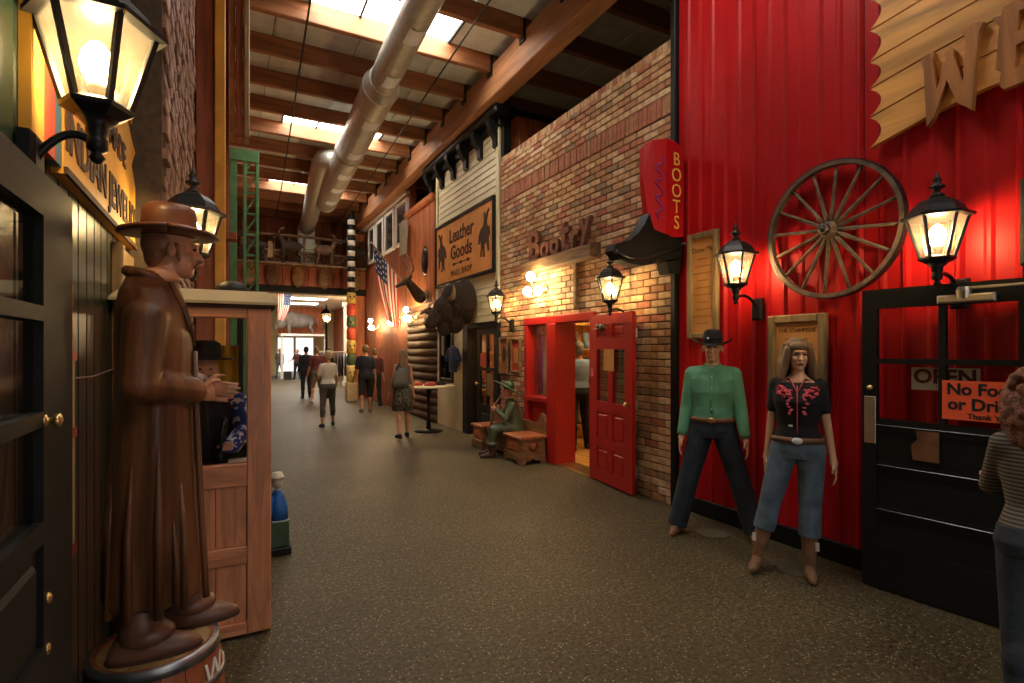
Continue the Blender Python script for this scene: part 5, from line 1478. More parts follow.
st_ = thing('carved_man', 'carved wooden man in a long brown coat and hat on a barrel', 'statue', (BX, BY, BZ), -PI/2 + 0.04)
J = joints(1.60, legs=((-3,1,0,0.0),(9,2,3,0.0)), arms=((-7,9,84,56),(-4,9,86,56)), turn=0)
k = J['k']
c = MB()
def fold(a, i): return 1 + (0.045*math.sin(7*a+0.6) + 0.03*math.sin(11*a))*max(0, (6-i))/6
c.loft([(0,-0.005,0.195,0.185,0.160),(0,-0.005,0.30,0.180,0.160),(0,-0.008,0.52,0.172,0.148),(0,-0.008,0.74,0.165,0.137),(0,-0.005,0.90,0.168,0.130),
        (0,-0.002,1.06,0.170,0.128),(0,-0.004,1.20,0.178,0.130),(0,-0.012,1.30,0.178,0.118),(0,-0.022,1.37,0.150,0.095),(0,-0.025,1.42,0.09,0.072),(0,-0.022,1.45,0.060,0.060)], 48, fold)
for s, nm in ((1,'R'),(-1,'L')):
    sh, el, wr = J['sh'+nm]+V(0,-0.015,-0.02), J['el'+nm], J['wr'+nm]
    c.ell(sh, 0.075); c.cap(sh, el, 0.074, 0.062, 14); c.cap(el, wr - J['hd'+nm]*0.02, 0.064, 0.056, 14)
blob('coat', c, STATW, st_, 0.0075, 3)
# coat details: lapels, front opening, collar, sleeve wrinkles
for s in (-1, 1):
    lp = [(s*0.015,0.128,1.16),(s*0.085,0.118,1.24),(s*0.095,0.098,1.31),(s*0.07,0.055,1.405),(s*0.045,0.065,1.41),(s*0.02,0.11,1.28)]
    o = part('lapel', MB().add(lp, [(0,1,2,3,4,5)]), STATW, st_, local=True); m = o.modifiers.new('s','SOLIDIFY'); m.thickness = 0.014; m.offset = 0
part('coat_front_edge', MB().tube([(0.03,0.130,1.14),(0.045,0.136,0.9),(0.055,0.150,0.6),(0.06,0.165,0.3),(0.06,0.172,0.165)], 0.012, 8), STATW, st_, True, True)
part('coat_collar', MB().tube([(0.075*math.cos(a_), -0.022+0.068*math.sin(a_), 1.425-0.022*math.sin(a_)) for a_ in [PI*0.86+i*PI*1.28/16 for i in range(17)]], 0.021, 8), STATW, st_, True, True)
part('scarf', MB().lathe([(0.060,1.41),(0.066,1.43),(0.062,1.455),(0.050,1.465)], (0,0.018,0), 18), STATS, st_, True, True, label='pale carved shirt collar')
fl_ = MB()
for x_, y0_, z0_, z1_, r_ in ((0.185,0.02,0.17,0.80,0.017),(0.175,-0.075,0.17,0.72,0.016),(0.14,0.10,0.17,0.66,0.015),(0.10,-0.135,0.17,0.85,0.016),(0.165,0.075,0.2,0.5,0.012)):
    fl_.tube([(x_+0.004,y0_,z0_),(x_-0.004,y0_*0.98,(z0_+z1_)/2),(x_-0.022,y0_*0.85,z1_)], [r_, r_*0.9, 0.004], 8)
part('coat_folds', fl_, STATW, st_, True, True)
b = MB()
J['neck'] = J['neck'] + V(0,0,-0.01); J['head'] = V(0,0.055,1.53); J['neck'] = V(0,0.01,1.42)
P = head_mb(b, J)
R_ = J['hm']
blob('head', b, STATS, st_, 0.0065, 3)
for s, nm in ((1,'R'),(-1,'L')):
    hb_ = MB(); hand(hb_, J, s, nm, 0.95, palm=V(0,0.1,1)); blob('hand', hb_, STATS, st_, 0.006, 2)
hb = MB().ell(P(0,-0.035,0.03), (0.080*k,0.082*k,0.078*k), 16, 12).ell(P(0,-0.06,-0.02), (0.068*k,0.045*k,0.06*k))
for s in (-1,1): hb.cap(P(s*0.074,0.02,0.02), P(s*0.068,0.03,-0.04), 0.014*k, 0.008*k)
blob('hair', hb, STATHR, st_, 0.0075, 2)
ms = MB()
for s in (-1,1): ms.cap(P(0,0.108,-0.036), P(s*0.036,0.088,-0.062), 0.012*k, 0.007*k)
part('moustache', ms, STATHR, st_, True, True)
for s in (-1,1): part('eye', MB().ell(P(s*0.030,0.084,0.014), (0.012*k,0.007*k,0.006*k)), FELT, st_, True, True)
ht = MB()
def brim(u, v):
    a = 2*PI*u; r = 0.085 + 0.088*v
    return (r*0.95*math.cos(a), 0.045 + r*math.sin(a), 1.605 - 0.012*v*abs(math.sin(a)) + 0.012*v*v)
ht.grid(brim, 36, 4)
o = part('hat_brim', ht, STATH, st_, True, True); o.modifiers.new('s','SOLIDIFY').thickness = 0.012
part('hat_crown', MB().lathe([(0.096,1.59),(0.097,1.63),(0.093,1.68),(0.088,1.705),(0.070,1.716),(0.03,1.706),(0.0,1.703)], (0,0.045,0), 28, sx=0.92), STATH, st_, True, True)
part('hat_band', MB().lathe([(0.100,1.605),(0.101,1.63),(0.097,1.632)], (0,0.045,0), 28, sx=0.92), STATD, st_, True, True)
for nm in 'RL':
    A_ = J['ank'+nm]
    lg = MB(); lg.cap(V(A_.x,A_.y,0.12), V(A_.x*0.85,A_.y-0.015,0.42), 0.076, 0.05, 16); lg.ell((A_.x,A_.y+0.02,0.085),(0.075,0.095,0.045))
    blob('trouser_leg', lg, STATD, st_, 0.009, 3)
    x_, y_ = A_.x, A_.y + 0.045
    sm = MB(); sm.loft([(x_,y_,0.004,0.050,0.150),(x_,y_,0.030,0.053,0.152),(x_,y_-0.01,0.050,0.049,0.135),(x_,y_-0.035,0.072,0.045,0.10),(x_,y_-0.06,0.095,0.042,0.06)], 24)
    blob('shoe', sm, STATD, st_, 0.007, 3)
    part('shoe_sole', MB().loft([(x_,y_,0.0,0.054,0.154),(x_,y_,0.014,0.056,0.157)], 24), LEATHD, st_, False, True)

# ------------------------------------------------------------------ oak fortune cabinet
cb = thing('oak_cabinet', 'tall oak arcade cabinet with a glass front and panelled base', 'cabinet', (-0.14, 3.72, 0))
CX0, CX1, CY0, CY1 = -0.50, 0.22, 3.38, 4.02
def ck(name, mat, *a, b=0.006, f='-y'): return part(name, MB().cbox(*a, b, f), mat, cb)
ck('corner_stile', OAK, CX1-0.125, CX1, CY0, CY0+0.05, 0.02, 1.87)
ck('corner_stile', OAK, CX0, CX0+0.125, CY0, CY0+0.05, 0.02, 1.87)
ck('head_rail', OAKH, CX0+0.125, CX1-0.125, CY0, CY0+0.05, 1.81, 1.87)
ck('middle_rail', OAKH, CX0+0.125, CX1-0.125, CY0, CY0+0.05, 0.86, 0.99)
ck('lower_rail', OAKH, CX0+0.125, CX1-0.125, CY0, CY0+0.05, 0.42, 0.52)
ck('bottom_rail', OAKH, CX0+0.125, CX1-0.125, CY0, CY0+0.05, 0.02, 0.09)
for z0, z1 in ((0.52,0.86),(0.09,0.42)):
    for i in range(3):
        x0 = CX0+0.125 + i*0.1567
        ck('panel_plank', OAK, x0+0.001, x0+0.1557, CY0+0.018, CY0+0.04, z0, z1, b=0.003)
ck('side_panel', OAK, CX1-0.03, CX1-0.002, CY0+0.05, CY1, 0.02, 0.97, b=0.003, f='+x')
ck('side_panel', OAK, CX0+0.002, CX0+0.03, CY0+0.05, CY1, 0.02, 1.87, b=0.003, f='-x')
ck('rear_stile', OAK, CX1-0.06, CX1, CY1-0.06, CY1, 0.97, 1.87, b=0.003, f='+x')
ck('side_head_rail', OAK, CX1-0.03, CX1, CY0+0.05, CY1-0.06, 1.81, 1.87, b=0.003, f='+x')
ck('back_panel', BLACKP, CX0+0.03, CX1-0.06, CY1-0.02, CY1, 0.02, 1.3, b=0.003)
ck('shelf_deck', BLACKP, CX0+0.03, CX1-0.03, CY0+0.05, CY1-0.02, 0.95, 0.97, b=0.003, f='+z')
part('front_glass', MB().box(CX0+0.125, CX1-0.125, CY0+0.02, CY0+0.026, 0.99, 1.81), GLASS, cb)
part('side_glass', MB().box(CX1-0.018, CX1-0.012, CY0+0.05, CY1-0.06, 0.97, 1.81), GLASS, cb)
cv = MB()
lo = [(CX0-0.035,CY0-0.05),(CX1+0.035,CY0-0.05),(CX1+0.035,CY1+0.02),(CX0-0.035,CY1+0.02)]
hi = [(CX0+0.02,CY0+0.02),(CX1-0.02,CY0+0.02),(CX1-0.02,CY1+0.0),(CX0+0.02,CY1+0.0)]
cv.add([(x,y,1.885) for x,y in lo]+[(x,y,1.90) for x,y in lo]+[(x,y,1.965) for x,y in hi],
       [(0,1,2,3),(8,9,10,11)]+[(i,(i+1)%4,4+(i+1)%4,4+i) for i in range(4)]+[(4+i,4+(i+1)%4,8+(i+1)%4,8+i) for i in range(4)])
part('sloped_top', cv, TANTOP, cb)
part('cornice_strip', MB().cbox(CX0-0.02, CX1+0.02, CY0-0.03, CY1+0.01, 1.865, 1.887, 0.006, '-y'), INK, cb)
single('cabinet_top_lamp', MB().lathe([(0.10,0),(0.10,0.02),(0.07,0.06),(0.03,0.075)], (0.02,3.62,1.965), 16), BLACKP, 'small black domed lamp on top of the oak cabinet', 'lamp', True)

pu = thing('fortune_puppet', 'bearded puppet in a blue patterned robe inside the oak cabinet', 'puppet', (-0.12, 3.80, 0.97))
bdy = MB().loft([(0,0,0.0,0.18,0.13),(0,0,0.15,0.17,0.12),(0,0,0.30,0.19,0.11),(0,0,0.38,0.12,0.09),(0,0,0.42,0.05,0.05)], 20)
blob('robe', bdy, BKCLOTH, pu, 0.009, 3)
for s in (-1,1):
    sl_ = MB().cap((s*0.17,0,0.33), (s*0.22,-0.08,0.16), 0.068, 0.058); sl_.cap((s*0.22,-0.08,0.16), (s*0.14,-0.21,0.10), 0.058, 0.055)
    blob('sleeve', sl_, BLUEPAT, pu, 0.009, 3, label='blue and white patterned sleeve')
hd = MB().ell((0,-0.01,0.53), (0.075,0.085,0.10)).cap((0,-0.09,0.53),(0,-0.105,0.505),0.010,0.015).cap((0,0,0.40),(0,0,0.48),0.045,0.045)
blob('head', hd, SKIN, pu, 0.008, 3)
for s in (-1,1):
    hn = MB().ell((s*0.12,-0.25,0.105),(0.035,0.045,0.02))
    for f in range(4): hn.cap((s*(0.10+0.014*f),-0.27,0.105),(s*(0.095+0.014*f),-0.325,0.085),0.009,0.007)
    hn.cap((s*0.085,-0.245,0.105),(s*0.065,-0.28,0.10),0.011,0.008)
    blob('hand', hn, SKIN, pu, 0.006, 2)
    part('cuff', MB().tube([(s*0.150,-0.19,0.10),(s*0.130,-0.225,0.10)], [0.055,0.045], 12), WHITEC, pu, True, True)
    part('eye', MB().ell((s*0.028,-0.088,0.545),(0.01,0.006,0.007)), FELT, pu, True, True)
part('beard', MB().ell((0,-0.065,0.46),(0.055,0.04,0.07)), GREYC, pu, True, True)
part('hat_brim', MB().lathe([(0.0,0.60),(0.15,0.60),(0.15,0.612),(0.0,0.612)], n=24), FELT, pu, local=True)
part('hat_crown', MB().lathe([(0.085,0.61),(0.08,0.70),(0.05,0.72),(0.0,0.72)], n=20), FELT, pu, True, True)
single('yellow_drape', MB().grid(lambda u,v: (-0.30+0.36*u, 3.97+0.012*math.sin(u*30), 1.42+0.24*v), 30, 4), M('yellow_satin', (0.85,0.55,0.03), 0.5), 'yellow drape hanging behind the puppet in the oak cabinet', 'drape', True)
single('crystal_card', MB().cbox(0.0,0.10,3.50,3.62,0.971,0.978,0.002,'+z'), WHITEC, 'white card lying on the deck inside the oak cabinet', 'card')
single('telephone_handset', MB().cap((-0.06,3.56,1.0),(-0.02,3.54,1.22),0.03,0.022), BLACKG, 'black curved handle standing inside the oak cabinet', 'handle', True)

# little figurine behind the cabinet
fg = thing('garden_figurine', 'small figurine in blue on a green box beside the oak cabinet', 'figurine', (0.36, 4.70, 0))
part('box_base', MB().cbox(0.27, 0.45, 4.60, 4.80, 0.0, 0.06, 0.01, '-y'), BLACKP, fg)
part('green_box', MB().cbox(0.285, 0.435, 4.62, 4.78, 0.06, 0.27, 0.008, '-y'), M('bottle_green_box', (0.06,0.11,0.06), 0.3), fg)
part('blue_body', MB().loft([(0.36,4.70,0.27,0.075,0.07),(0.36,4.70,0.36,0.07,0.06),(0.355,4.70,0.46,0.05,0.045),(0.35,4.70,0.50,0.03,0.03)], 16), M('bright_blue', (0.02,0.13,0.45), 0.4), fg, True)
part('head', MB().ell((0.35,4.69,0.57),(0.045,0.05,0.06)), WHITES, fg, True)
part('arm', MB().cap((0.30,4.68,0.44),(0.29,4.62,0.33),0.022,0.018), M('bright_blue_sleeve', (0.02,0.13,0.45), 0.4), fg, True)
part('cap_brim', MB().lathe([(0.06,0.60),(0.05,0.615),(0.035,0.645),(0.0,0.65)], (0.35,4.69,0), 14), WHITES, fg, True)

# ------------------------------------------------------------------ seated carved figure on the bench
sf = thing('carved_sitter', 'carved figure in green with a wide hat seated on the bench', 'statue', (3.90, 7.26, 0), ang(-0.93,0.36))
b = MB()
b.loft([(0,0,0.37,0.17,0.14),(0,0,0.46,0.17,0.135),(0,0.02,0.60,0.155,0.115),(0,0.05,0.75,0.165,0.11),(0,0.07,0.84,0.14,0.09),(0,0.08,0.89,0.06,0.055)], 20)
for s in (-1,1):
    b.cap((s*0.09,0.02,0.44),(s*0.12,0.33,0.43),0.085,0.065); b.cap((s*0.12,0.33,0.43),(s*0.11,0.36,0.20),0.066,0.055)
    b.cap((s*0.16,0.06,0.81),(s*0.21,0.16,0.60),0.055,0.045); b.cap((s*0.21,0.16,0.60),(s*0.05,0.29,0.72),0.046,0.034)
blob('coat', b, CGREEN, sf, 0.009, 3)
h_ = MB(); h_.cap((0,0.08,0.86),(0,0.10,0.95),0.045,0.045); h_.ell((0,0.11,1.00),(0.072,0.088,0.10)); h_.cap((0,0.19,1.01),(0,0.212,0.985),0.010,0.016); h_.ell((0,0.16,0.935),(0.04,0.035,0.03))
for s in (-1,1): h_.ell((s*0.075,0.10,1.0),(0.012,0.02,0.03))
blob('head', h_, STATS, sf, 0.0065, 3)
for s in (-1,1):
    h_ = MB(); h_.ell((s*0.04,0.32,0.735),(0.025,0.04,0.03)); h_.cap((s*0.05,0.29,0.72),(s*0.04,0.32,0.735),0.024,0.022)
    for f in range(4): h_.cap((s*0.03,0.335,0.76-0.018*f),(-s*0.012,0.365,0.76-0.018*f),0.0095,0.008)
    h_.cap((s*0.03,0.31,0.765),(s*0.02,0.33,0.80),0.011,0.009)
    blob('hand', h_, STATS, sf, 0.0065, 2)
part('flute', MB().tube([(0,0.20,0.95),(0,0.33,0.76),(0,0.37,0.70)], [0.012,0.014,0.018], 10), STATD, sf, True, True)
part('walking_staff', MB().tube([(0.0,0.36,0.01),(0.0,0.36,0.5),(0.0,0.345,0.74)], 0.022, 10), STATD, sf, True, True)
part('hat_brim', MB().grid(lambda u,v: ((0.08+0.15*v)*math.cos(2*PI*u), 0.09+(0.09+0.15*v)*math.sin(2*PI*u), 1.065-0.02*v*v + 0.13*(0.09+0.15*v)*math.sin(2*PI*u)/0.24), 32, 4), CHAT, sf, True, True).modifiers.new('s','SOLIDIFY').thickness = 0.014
part('hat_crown', MB().lathe([(0.092,1.03),(0.085,1.10),(0.055,1.15),(0.0,1.165)], (0,0.09,0), 20), CHAT, sf, True, True)
for s in (-1,1):
    blob('boot', MB().cap((s*0.11,0.35,0.06),(s*0.11,0.40,0.05),0.05,0.045).cap((s*0.11,0.40,0.04),(s*0.12,0.52,0.03),0.042,0.03).cap((s*0.11,0.355,0.08),(s*0.11,0.36,0.24),0.055,0.065), LEATHD, sf, 0.009, 2)
part('trouser_cuffs', MB().tube([(0.11,0.36,0.18),(0.11,0.36,0.24)], 0.072, 14).tube([(-0.11,0.36,0.18),(-0.11,0.36,0.24)], 0.072, 14), CGREEN, sf, True, True)

# ------------------------------------------------------------------ bison head mount, deer head mounts
bh = thing('bison_head', 'huge dark bison head mounted under the leather goods sign', 'taxidermy', (XR-0.02, 9.45, 1.92), PI/2)
# local front +Y points away from the wall (-X world)
m_ = MB()
m_.ell((0,0.12,0.62),(0.42,0.20,0.44)); m_.ell((0,0.30,0.62),(0.36,0.28,0.38)); m_.ell((0,0.50,0.46),(0.24,0.24,0.27)); m_.cap((0,0.55,0.42),(0,0.80,0.20),0.19,0.11); m_.ell((0,0.52,0.15),(0.11,0.14,0.19)); m_.ell((0,0.32,0.25),(0.22,0.2,0.24))
for s in (-1,1): m_.cap((s*0.24,0.42,0.52),(s*0.36,0.38,0.48),0.06,0.03)
blob('head', m_, FUR, bh, 0.018, 1)
for s in (-1,1):
    part('horn', MB().tube([(s*0.20,0.48,0.64),(s*0.33,0.48,0.68),(s*0.40,0.48,0.78),(s*0.37,0.48,0.90)], [0.055,0.048,0.032,0.008], 10), HORN, bh, True, True)
    part('eye', MB().ell((s*0.15,0.68,0.42),0.022), BLACKG, bh, True, True)
part('muzzle', MB().ell((0,0.83,0.19),(0.09,0.05,0.075)), BLACKG, bh, True, True)
part('mount_board', MB().lathe([(0.35,0),(0.36,0.02),(0.33,0.04)], (0,0.0,0.55), 24, M=Matrix.Rotation(-PI/2,4,'X')), BARKW, bh, local=True)

def deer_head(loc, rz, label, s=1.0, mat=FURL, antlers=True):
    t = thing('deer_head', label, 'taxidermy', loc, rz, 'animal mounts along the hall')
    m = MB(); m.cap((0,0.02,-0.12*s),(0,0.22*s,0.12*s),0.13*s,0.085*s); m.ell((0,0.28*s,0.17*s),(0.075*s,0.10*s,0.085*s)); m.cap((0,0.32*s,0.15*s),(0,0.48*s,0.06*s),0.058*s,0.035*s)
    for q in (-1,1): m.cap((q*0.06*s,0.24*s,0.22*s),(q*0.16*s,0.22*s,0.27*s),0.032*s,0.012*s)
    blob('head', m, mat, t, 0.012, 2)
    if antlers:
        for q in (-1,1):
            part('antler', MB().tube([(q*0.04*s,0.24*s,0.25*s),(q*0.14*s,0.18*s,0.40*s),(q*0.20*s,0.24*s,0.56*s),(q*0.14*s,0.34*s,0.66*s)], [0.018*s,0.016*s,0.013*s,0.006*s], 7)
                 .tube([(q*0.14*s,0.18*s,0.40*s),(q*0.15*s,0.30*s,0.50*s)],[0.013*s,0.005*s],6).tube([(q*0.20*s,0.24*s,0.56*s),(q*0.26*s,0.22*s,0.68*s)],[0.012*s,0.005*s],6), HORN, t, True, True)
    part('shield', MB().lathe([(0.13*s,0),(0.14*s,0.015),(0.12*s,0.03)], (0,-0.13*s,-0.1*s), 16, M=Matrix.Rotation(-PI/2,4,'X')), BARKW, t, local=True)
    return t
deer_head((XR-0.24, 11.75, 2.98), PI/2, 'antlered deer head on the timber front beside the bison head', 1.15, M('dark_fur', (0.10,0.06,0.03), 0.9, var=0.4, scale=14))
deer_head((XR-0.13, 11.0, 2.35), PI/2, 'small pale deer head under the bison head', 0.75)

# navy shirt hung on the cream front, small table with red goods
ns = MB().loft([(XR-0.07,10.2,1.18,0.035,0.20),(XR-0.07,10.2,1.40,0.04,0.20),(XR-0.07,10.2,1.62,0.04,0.22),(XR-0.07,10.2,1.70,0.025,0.12),(XR-0.07,10.2,1.72,0.02,0.06)], 24)
for s in (-1,1): ns.cap((XR-0.07,10.2+s*0.20,1.62),(XR-0.07,10.2+s*0.30,1.44),0.05,0.055)
nso = single('hanging_shirt', ns, M('navy_tee', (0.015,0.03,0.09), 0.85), 'navy tee shirt hung on the cream front by the show window', 'shirt', True)
tt = thing('pedestal_table', 'small round pedestal table with red goods by the timber front', 'table', (3.55, 10.25, 0))
part('top', MB().lathe([(0.50,0.885),(0.52,0.895),(0.52,0.915),(0.50,0.925)], n=32), CREAM, tt, True, True)
part('column', MB().lathe([(0.05,0.05),(0.035,0.3),(0.035,0.7),(0.06,0.885)], n=14), BLACKP, tt, True, True)
part('foot', MB().lathe([(0.28,0.0),(0.28,0.02),(0.06,0.06)], n=20), BLACKP, tt, True, True)
for i, (dx, dy, mt, lb) in enumerate(((-0.22,0.05,REDS,'left'),(0.0,-0.1,REDS,'middle'),(0.24,0.0,BKCLOTH,''))):
    f_ = MB().loft([(3.55+dx,10.25+dy,0.925,0.13,0.10),(3.55+dx,10.25+dy,0.955,0.12,0.10),(3.55+dx,10.25+dy,0.99,0.07,0.06),(3.55+dx,10.25+dy,1.0,0.03,0.03)], 16, lambda a,i: 1+0.12*math.sin(4*a+i))
    single('folded_cap', f_, mt, ('%s red cloth cap on the pedestal table' % lb) if lb else 'black cloth cap on the pedestal table', 'cap', True)

# ------------------------------------------------------------------ flags
def flag(name, label, corner, along, drop, w, hgt, pole, cloth_fold=0.06):
    t = thing(name, label, 'flag', corner)
    A = Vector(along).normalized(); D_ = Vector(drop).normalized(); C0 = Vector(corner); Nn = A.cross(D_).normalized()
    def pt(u, v):  # u along fly (drop), v along pole
        return C0 + A*(hgt*v*(1-0.55*u*u)) + D_*(w*u) + Nn*(cloth_fold*math.sin(v*11+u*3)*u**0.7) + V(0,0,-0.10*v*u)
    nv = 26
    for i in range(13):
        mb = MB(); v0, v1 = i/13, (i+1)/13
        u0 = 0.42 if i >= 6 else 0.0
        mb.grid(lambda u, v: tuple(pt(u0+(1-u0)*u, v0+(v1-v0)*v)), 10, 2)
        part('stripe', mb, (FLAGR if i % 2 == 0 else FLAGW), t, True)
    mb = MB(); mb.grid(lambda u, v: tuple(pt(0.42*u, 6/13 + 7/13*v)), 8, 10)
    ca = part('canton', mb, FLAGB, t, True)
    for r in range(5):
        for q in range(4):
            p = pt(0.42*(q+0.5+0.25*(r % 2))/4.5, 6/13+7/13*(r+0.5)/5)
            s5 = [(0.026*(1 if j % 2 == 0 else 0.42)*math.cos(PI/2+j*PI/5), 0.026*(1 if j % 2 == 0 else 0.42)*math.sin(PI/2+j*PI/5)) for j in range(10)]
            part('star', MB().prism([(a*hgt/0.75, b*hgt/0.75) for a, b in s5], p - Nn*0.010, A, D_, Nn*0.020), FLAGW, ca)
    if pole:
        part('pole', MB().tube([C0 - A*0.45, C0 + A*(hgt+0.06)], 0.014, 8), WEATH, t, True)
        part('pole_knob', MB().ell(C0 + A*(hgt+0.07), 0.028), BRASS, t, True)
        part('wall_socket', MB().tube([C0 - A*0.48, C0 - A*0.36], 0.028, 8), BRASS, t, True)
    return t
FLAGR = M('flag_red', (0.42,0.03,0.03), 0.8, var=0.1); FLAGW = M('flag_white', (0.66,0.60,0.50), 0.8, var=0.06); FLAGB = M('flag_blue', (0.02,0.03,0.09), 0.8, var=0.1)
flag('wall_flag', 'american flag on a slanted pole from the timber front', (3.80, 13.25, 3.48), (-0.55,0.18,0.72), (0.02,0.05,-1), 1.35, 1.0, True)
flag('hanging_flag', 'far american flag hanging beyond the balcony at the left', (1.95, 26.2, 4.18), (1,0,0.0), (0,0,-1), 1.15, 0.6, False, 0.04)

# ------------------------------------------------------------------ far end: siding wall, balcony, further hall
fw = struct('wall_far', MB().box(-0.6, 0.55, 20.02, 20.3, 0, 3.6).box(-0.6, 6.0, 20.02, 20.3, 3.6, 6.7), BLACKP, 'red board siding wall closing the hall above the balcony')
for i in range(20):
    part('siding_board', MB().cbox(-0.1+i*0.235, -0.1+i*0.235+0.228, 19.98, 20.02, 3.9, 6.7, 0.008, '-y'), SIDING, fw)
struct('wall_hall_left', MB().box(0.4, 0.55, 20.3, 37.2, 0, 4.2), CREAM, 'left wall of the further hall')
struct('wall_hall_right', MB().box(6.2, 6.4, 20.3, 37.2, 0, 4.2), OUTW, 'right wall of the further hall')
struct('ceiling_hall', MB().box(0.4, 6.4, 20.3, 37.2, 4.2, 4.3), WHITEP, 'pale ceiling of the further hall')
for y_ in (22.5, 25.5, 28.5, 31.5):
    o = part('skylight_pane', MB().box(2.2, 4.4, y_-0.45, y_+0.45, 4.185, 4.198), SKYP, bpy.data.objects['ceiling_hall'])  # glowing panes put in to brighten the far hall; no skylights there
hw = struct('wall_hall_end', MB().box(0.4,6.4,37.0,37.2,2.5,4.2).box(0.4,2.7,37.0,37.2,0,2.5).box(5.0,6.4,37.0,37.2,0,2.5), CREAM, 'end wall of the further hall around the bright doors')
ed = struct('door_3', MB().cbox(2.70,2.80,36.95,37.05,0,2.5,0.01,'-y').cbox(3.72,3.86,36.95,37.05,0,2.5,0.01,'-y').cbox(4.92,5.0,36.95,37.05,0,2.5,0.01,'-y').cbox(2.8,4.92,36.95,37.05,2.42,2.5,0.01,'-y'), WHITEP, 'bright glass exit doors at the far end')
for a, b in ((2.8,3.72),(3.86,4.92)): part('pane', MB().box(a,b,37.0,37.01,0.02,2.42), GLASS, ed)
# balcony
bc = struct('balcony', MB().box(0.2, 4.1, 18.3, 20.0, 3.58, 3.72), BARKW, 'balcony across the far end of the hall')
part('edge_beam', MB().cbox(0.2, 4.1, 18.22, 18.32, 3.45, 3.66, 0.015, '-y'), BLACKP, bc)
for i in range(15):
    part('fascia_board', MB().cbox(0.22+i*0.258, 0.22+i*0.258+0.25, 18.18, 18.30, 3.66, 4.28, 0.01, '-y'), SIDING, bc)
part('ledge_board', MB().cbox(0.2, 4.0, 17.72, 18.18, 4.26, 4.30, 0.008, '-y'), BARKW, bc)
for zr in (4.36, 4.72, 5.22): part('log_rail', MB().tube([(0.2,18.22,zr),(2.0,18.2,zr+0.02),(4.1,18.22,zr)], 0.042, 10), LOGW, bc, True)
for i in range(9): part('log_post', MB().tube([(0.35+i*0.45,18.22,4.28),(0.36+i*0.45,18.22,5.24)], 0.035, 8), LOGW, bc, True)
for i in range(8):
    part('log_brace', MB().tube([(0.37+i*0.45,18.22,4.36),(0.8+i*0.45,18.22,4.72)], 0.022, 8), LOGW, bc, True)
    part('log_brace', MB().tube([(0.8+i*0.45,18.22,4.36),(0.37+i*0.45,18.22,4.72)], 0.022, 8), LOGW, bc, True)
def goat(loc, rz, label, s=1.0, mat=None):
    t = thing('mounted_goat', label, 'taxidermy', loc, rz, 'animals standing behind the balcony rail')
    m = MB(); m.ell((0,0,0.62*s),(0.15*s,0.36*s,0.20*s)); m.cap((0,0.26*s,0.70*s),(0,0.40*s,0.95*s),0.11*s,0.075*s); m.cap((0,0.42*s,0.98*s),(0,0.60*s,0.90*s),0.07*s,0.04*s)
    for q in (-1,1):
        m.cap((q*0.08*s,0.26*s,0.55*s),(q*0.08*s,0.26*s,0.26*s),0.055*s,0.032*s); m.cap((q*0.08*s,0.26*s,0.26*s),(q*0.08*s,0.28*s,0.03*s),0.03*s,0.028*s)
        m.cap((q*0.08*s,-0.24*s,0.56*s),(q*0.08*s,-0.20*s,0.34*s),0.075*s,0.04*s); m.cap((q*0.08*s,-0.20*s,0.34*s),(q*0.08*s,-0.28*s,0.24*s),0.036*s,0.03*s); m.cap((q*0.08*s,-0.28*s,0.24*s),(q*0.08*s,-0.27*s,0.03*s),0.03*s,0.028*s)
        m.cap((q*0.05*s,0.40*s,1.02*s),(q*0.13*s,0.38*s,1.03*s),0.025*s,0.012*s)
    m.cap((0,-0.34*s,0.66*s),(0,-0.42*s,0.58*s),0.03*s,0.015*s)
    blob('body', m, mat or FUR, t, 0.018, 2)
    for q in (-1,1): part('horn', MB().tube([(q*0.03*s,0.42*s,1.04*s),(q*0.06*s,0.34*s,1.20*s),(q*0.10*s,0.24*s,1.24*s)], [0.025*s,0.018*s,0.005*s], 7), HORN, t, True, True)
    return t
goat((0.75,17.95,4.30), PI/2, 'dark goat at the left end of the balcony rail', 0.85)
goat((1.75,17.95,4.30), PI/2, 'black goat in the middle of the balcony by the pale duct', 0.9)
goat((2.72,17.95,4.30), -PI/2, 'dark pronghorn on the balcony left of the totem pole', 0.85, M('pronghorn_fur', (0.12,0.07,0.035), 0.9, var=0.5))
goat((3.80,18.0,4.30), PI/2, 'black goat at the right end of the balcony by the totem pole', 0.9)
for i, (x, mt, lb) in enumerate(((0.55,FURL,'pale stretched hide at the left of the balcony fascia'),(1.20,M('brown_hide',(0.12,0.06,0.03),0.9,var=0.4),'dark brown stretched hide on the balcony fascia'),(1.95,M('tan_mask',(0.22,0.12,0.05),0.8,var=0.4),'carved bear mask hanging on the balcony fascia'),(2.75,FURL,'pale stretched hide on the balcony fascia near the totem pole'),(3.75,FURL,'pale hide on the balcony fascia right of the totem pole'))):
    h2 = MB().loft([(x,18.12,3.60,0.05,0.02),(x,18.12,3.72,0.15,0.04),(x,18.12,3.95,0.20,0.05),(x,18.12,4.14,0.15,0.04),(x,18.12,4.26,0.09,0.03),(x,18.12,4.34,0.10,0.02)], 16)
    hh = single('hide_mount', h2, mt, lb, 'mount', True, 'mounts on the balcony fascia')
tvt = thing('black_speaker_box', 'black box speaker on the balcony behind the rail', 'speaker', (0.85,18.5,3.74))
part('cabinet', MB().cbox(0.68,1.02,18.36,18.6,4.35,4.88,0.02,'-y'), BLACKP, tvt); part('cone', MB().lathe([(0.12,0),(0.10,0.02),(0.03,0.0)], (0.85,18.36,4.55), 16, M=Matrix.Rotation(PI/2,4,'X')), GREYC, tvt, True); part('stand', MB().box(0.8,0.9,18.45,18.55,3.72,4.35), BLACKP, tvt)
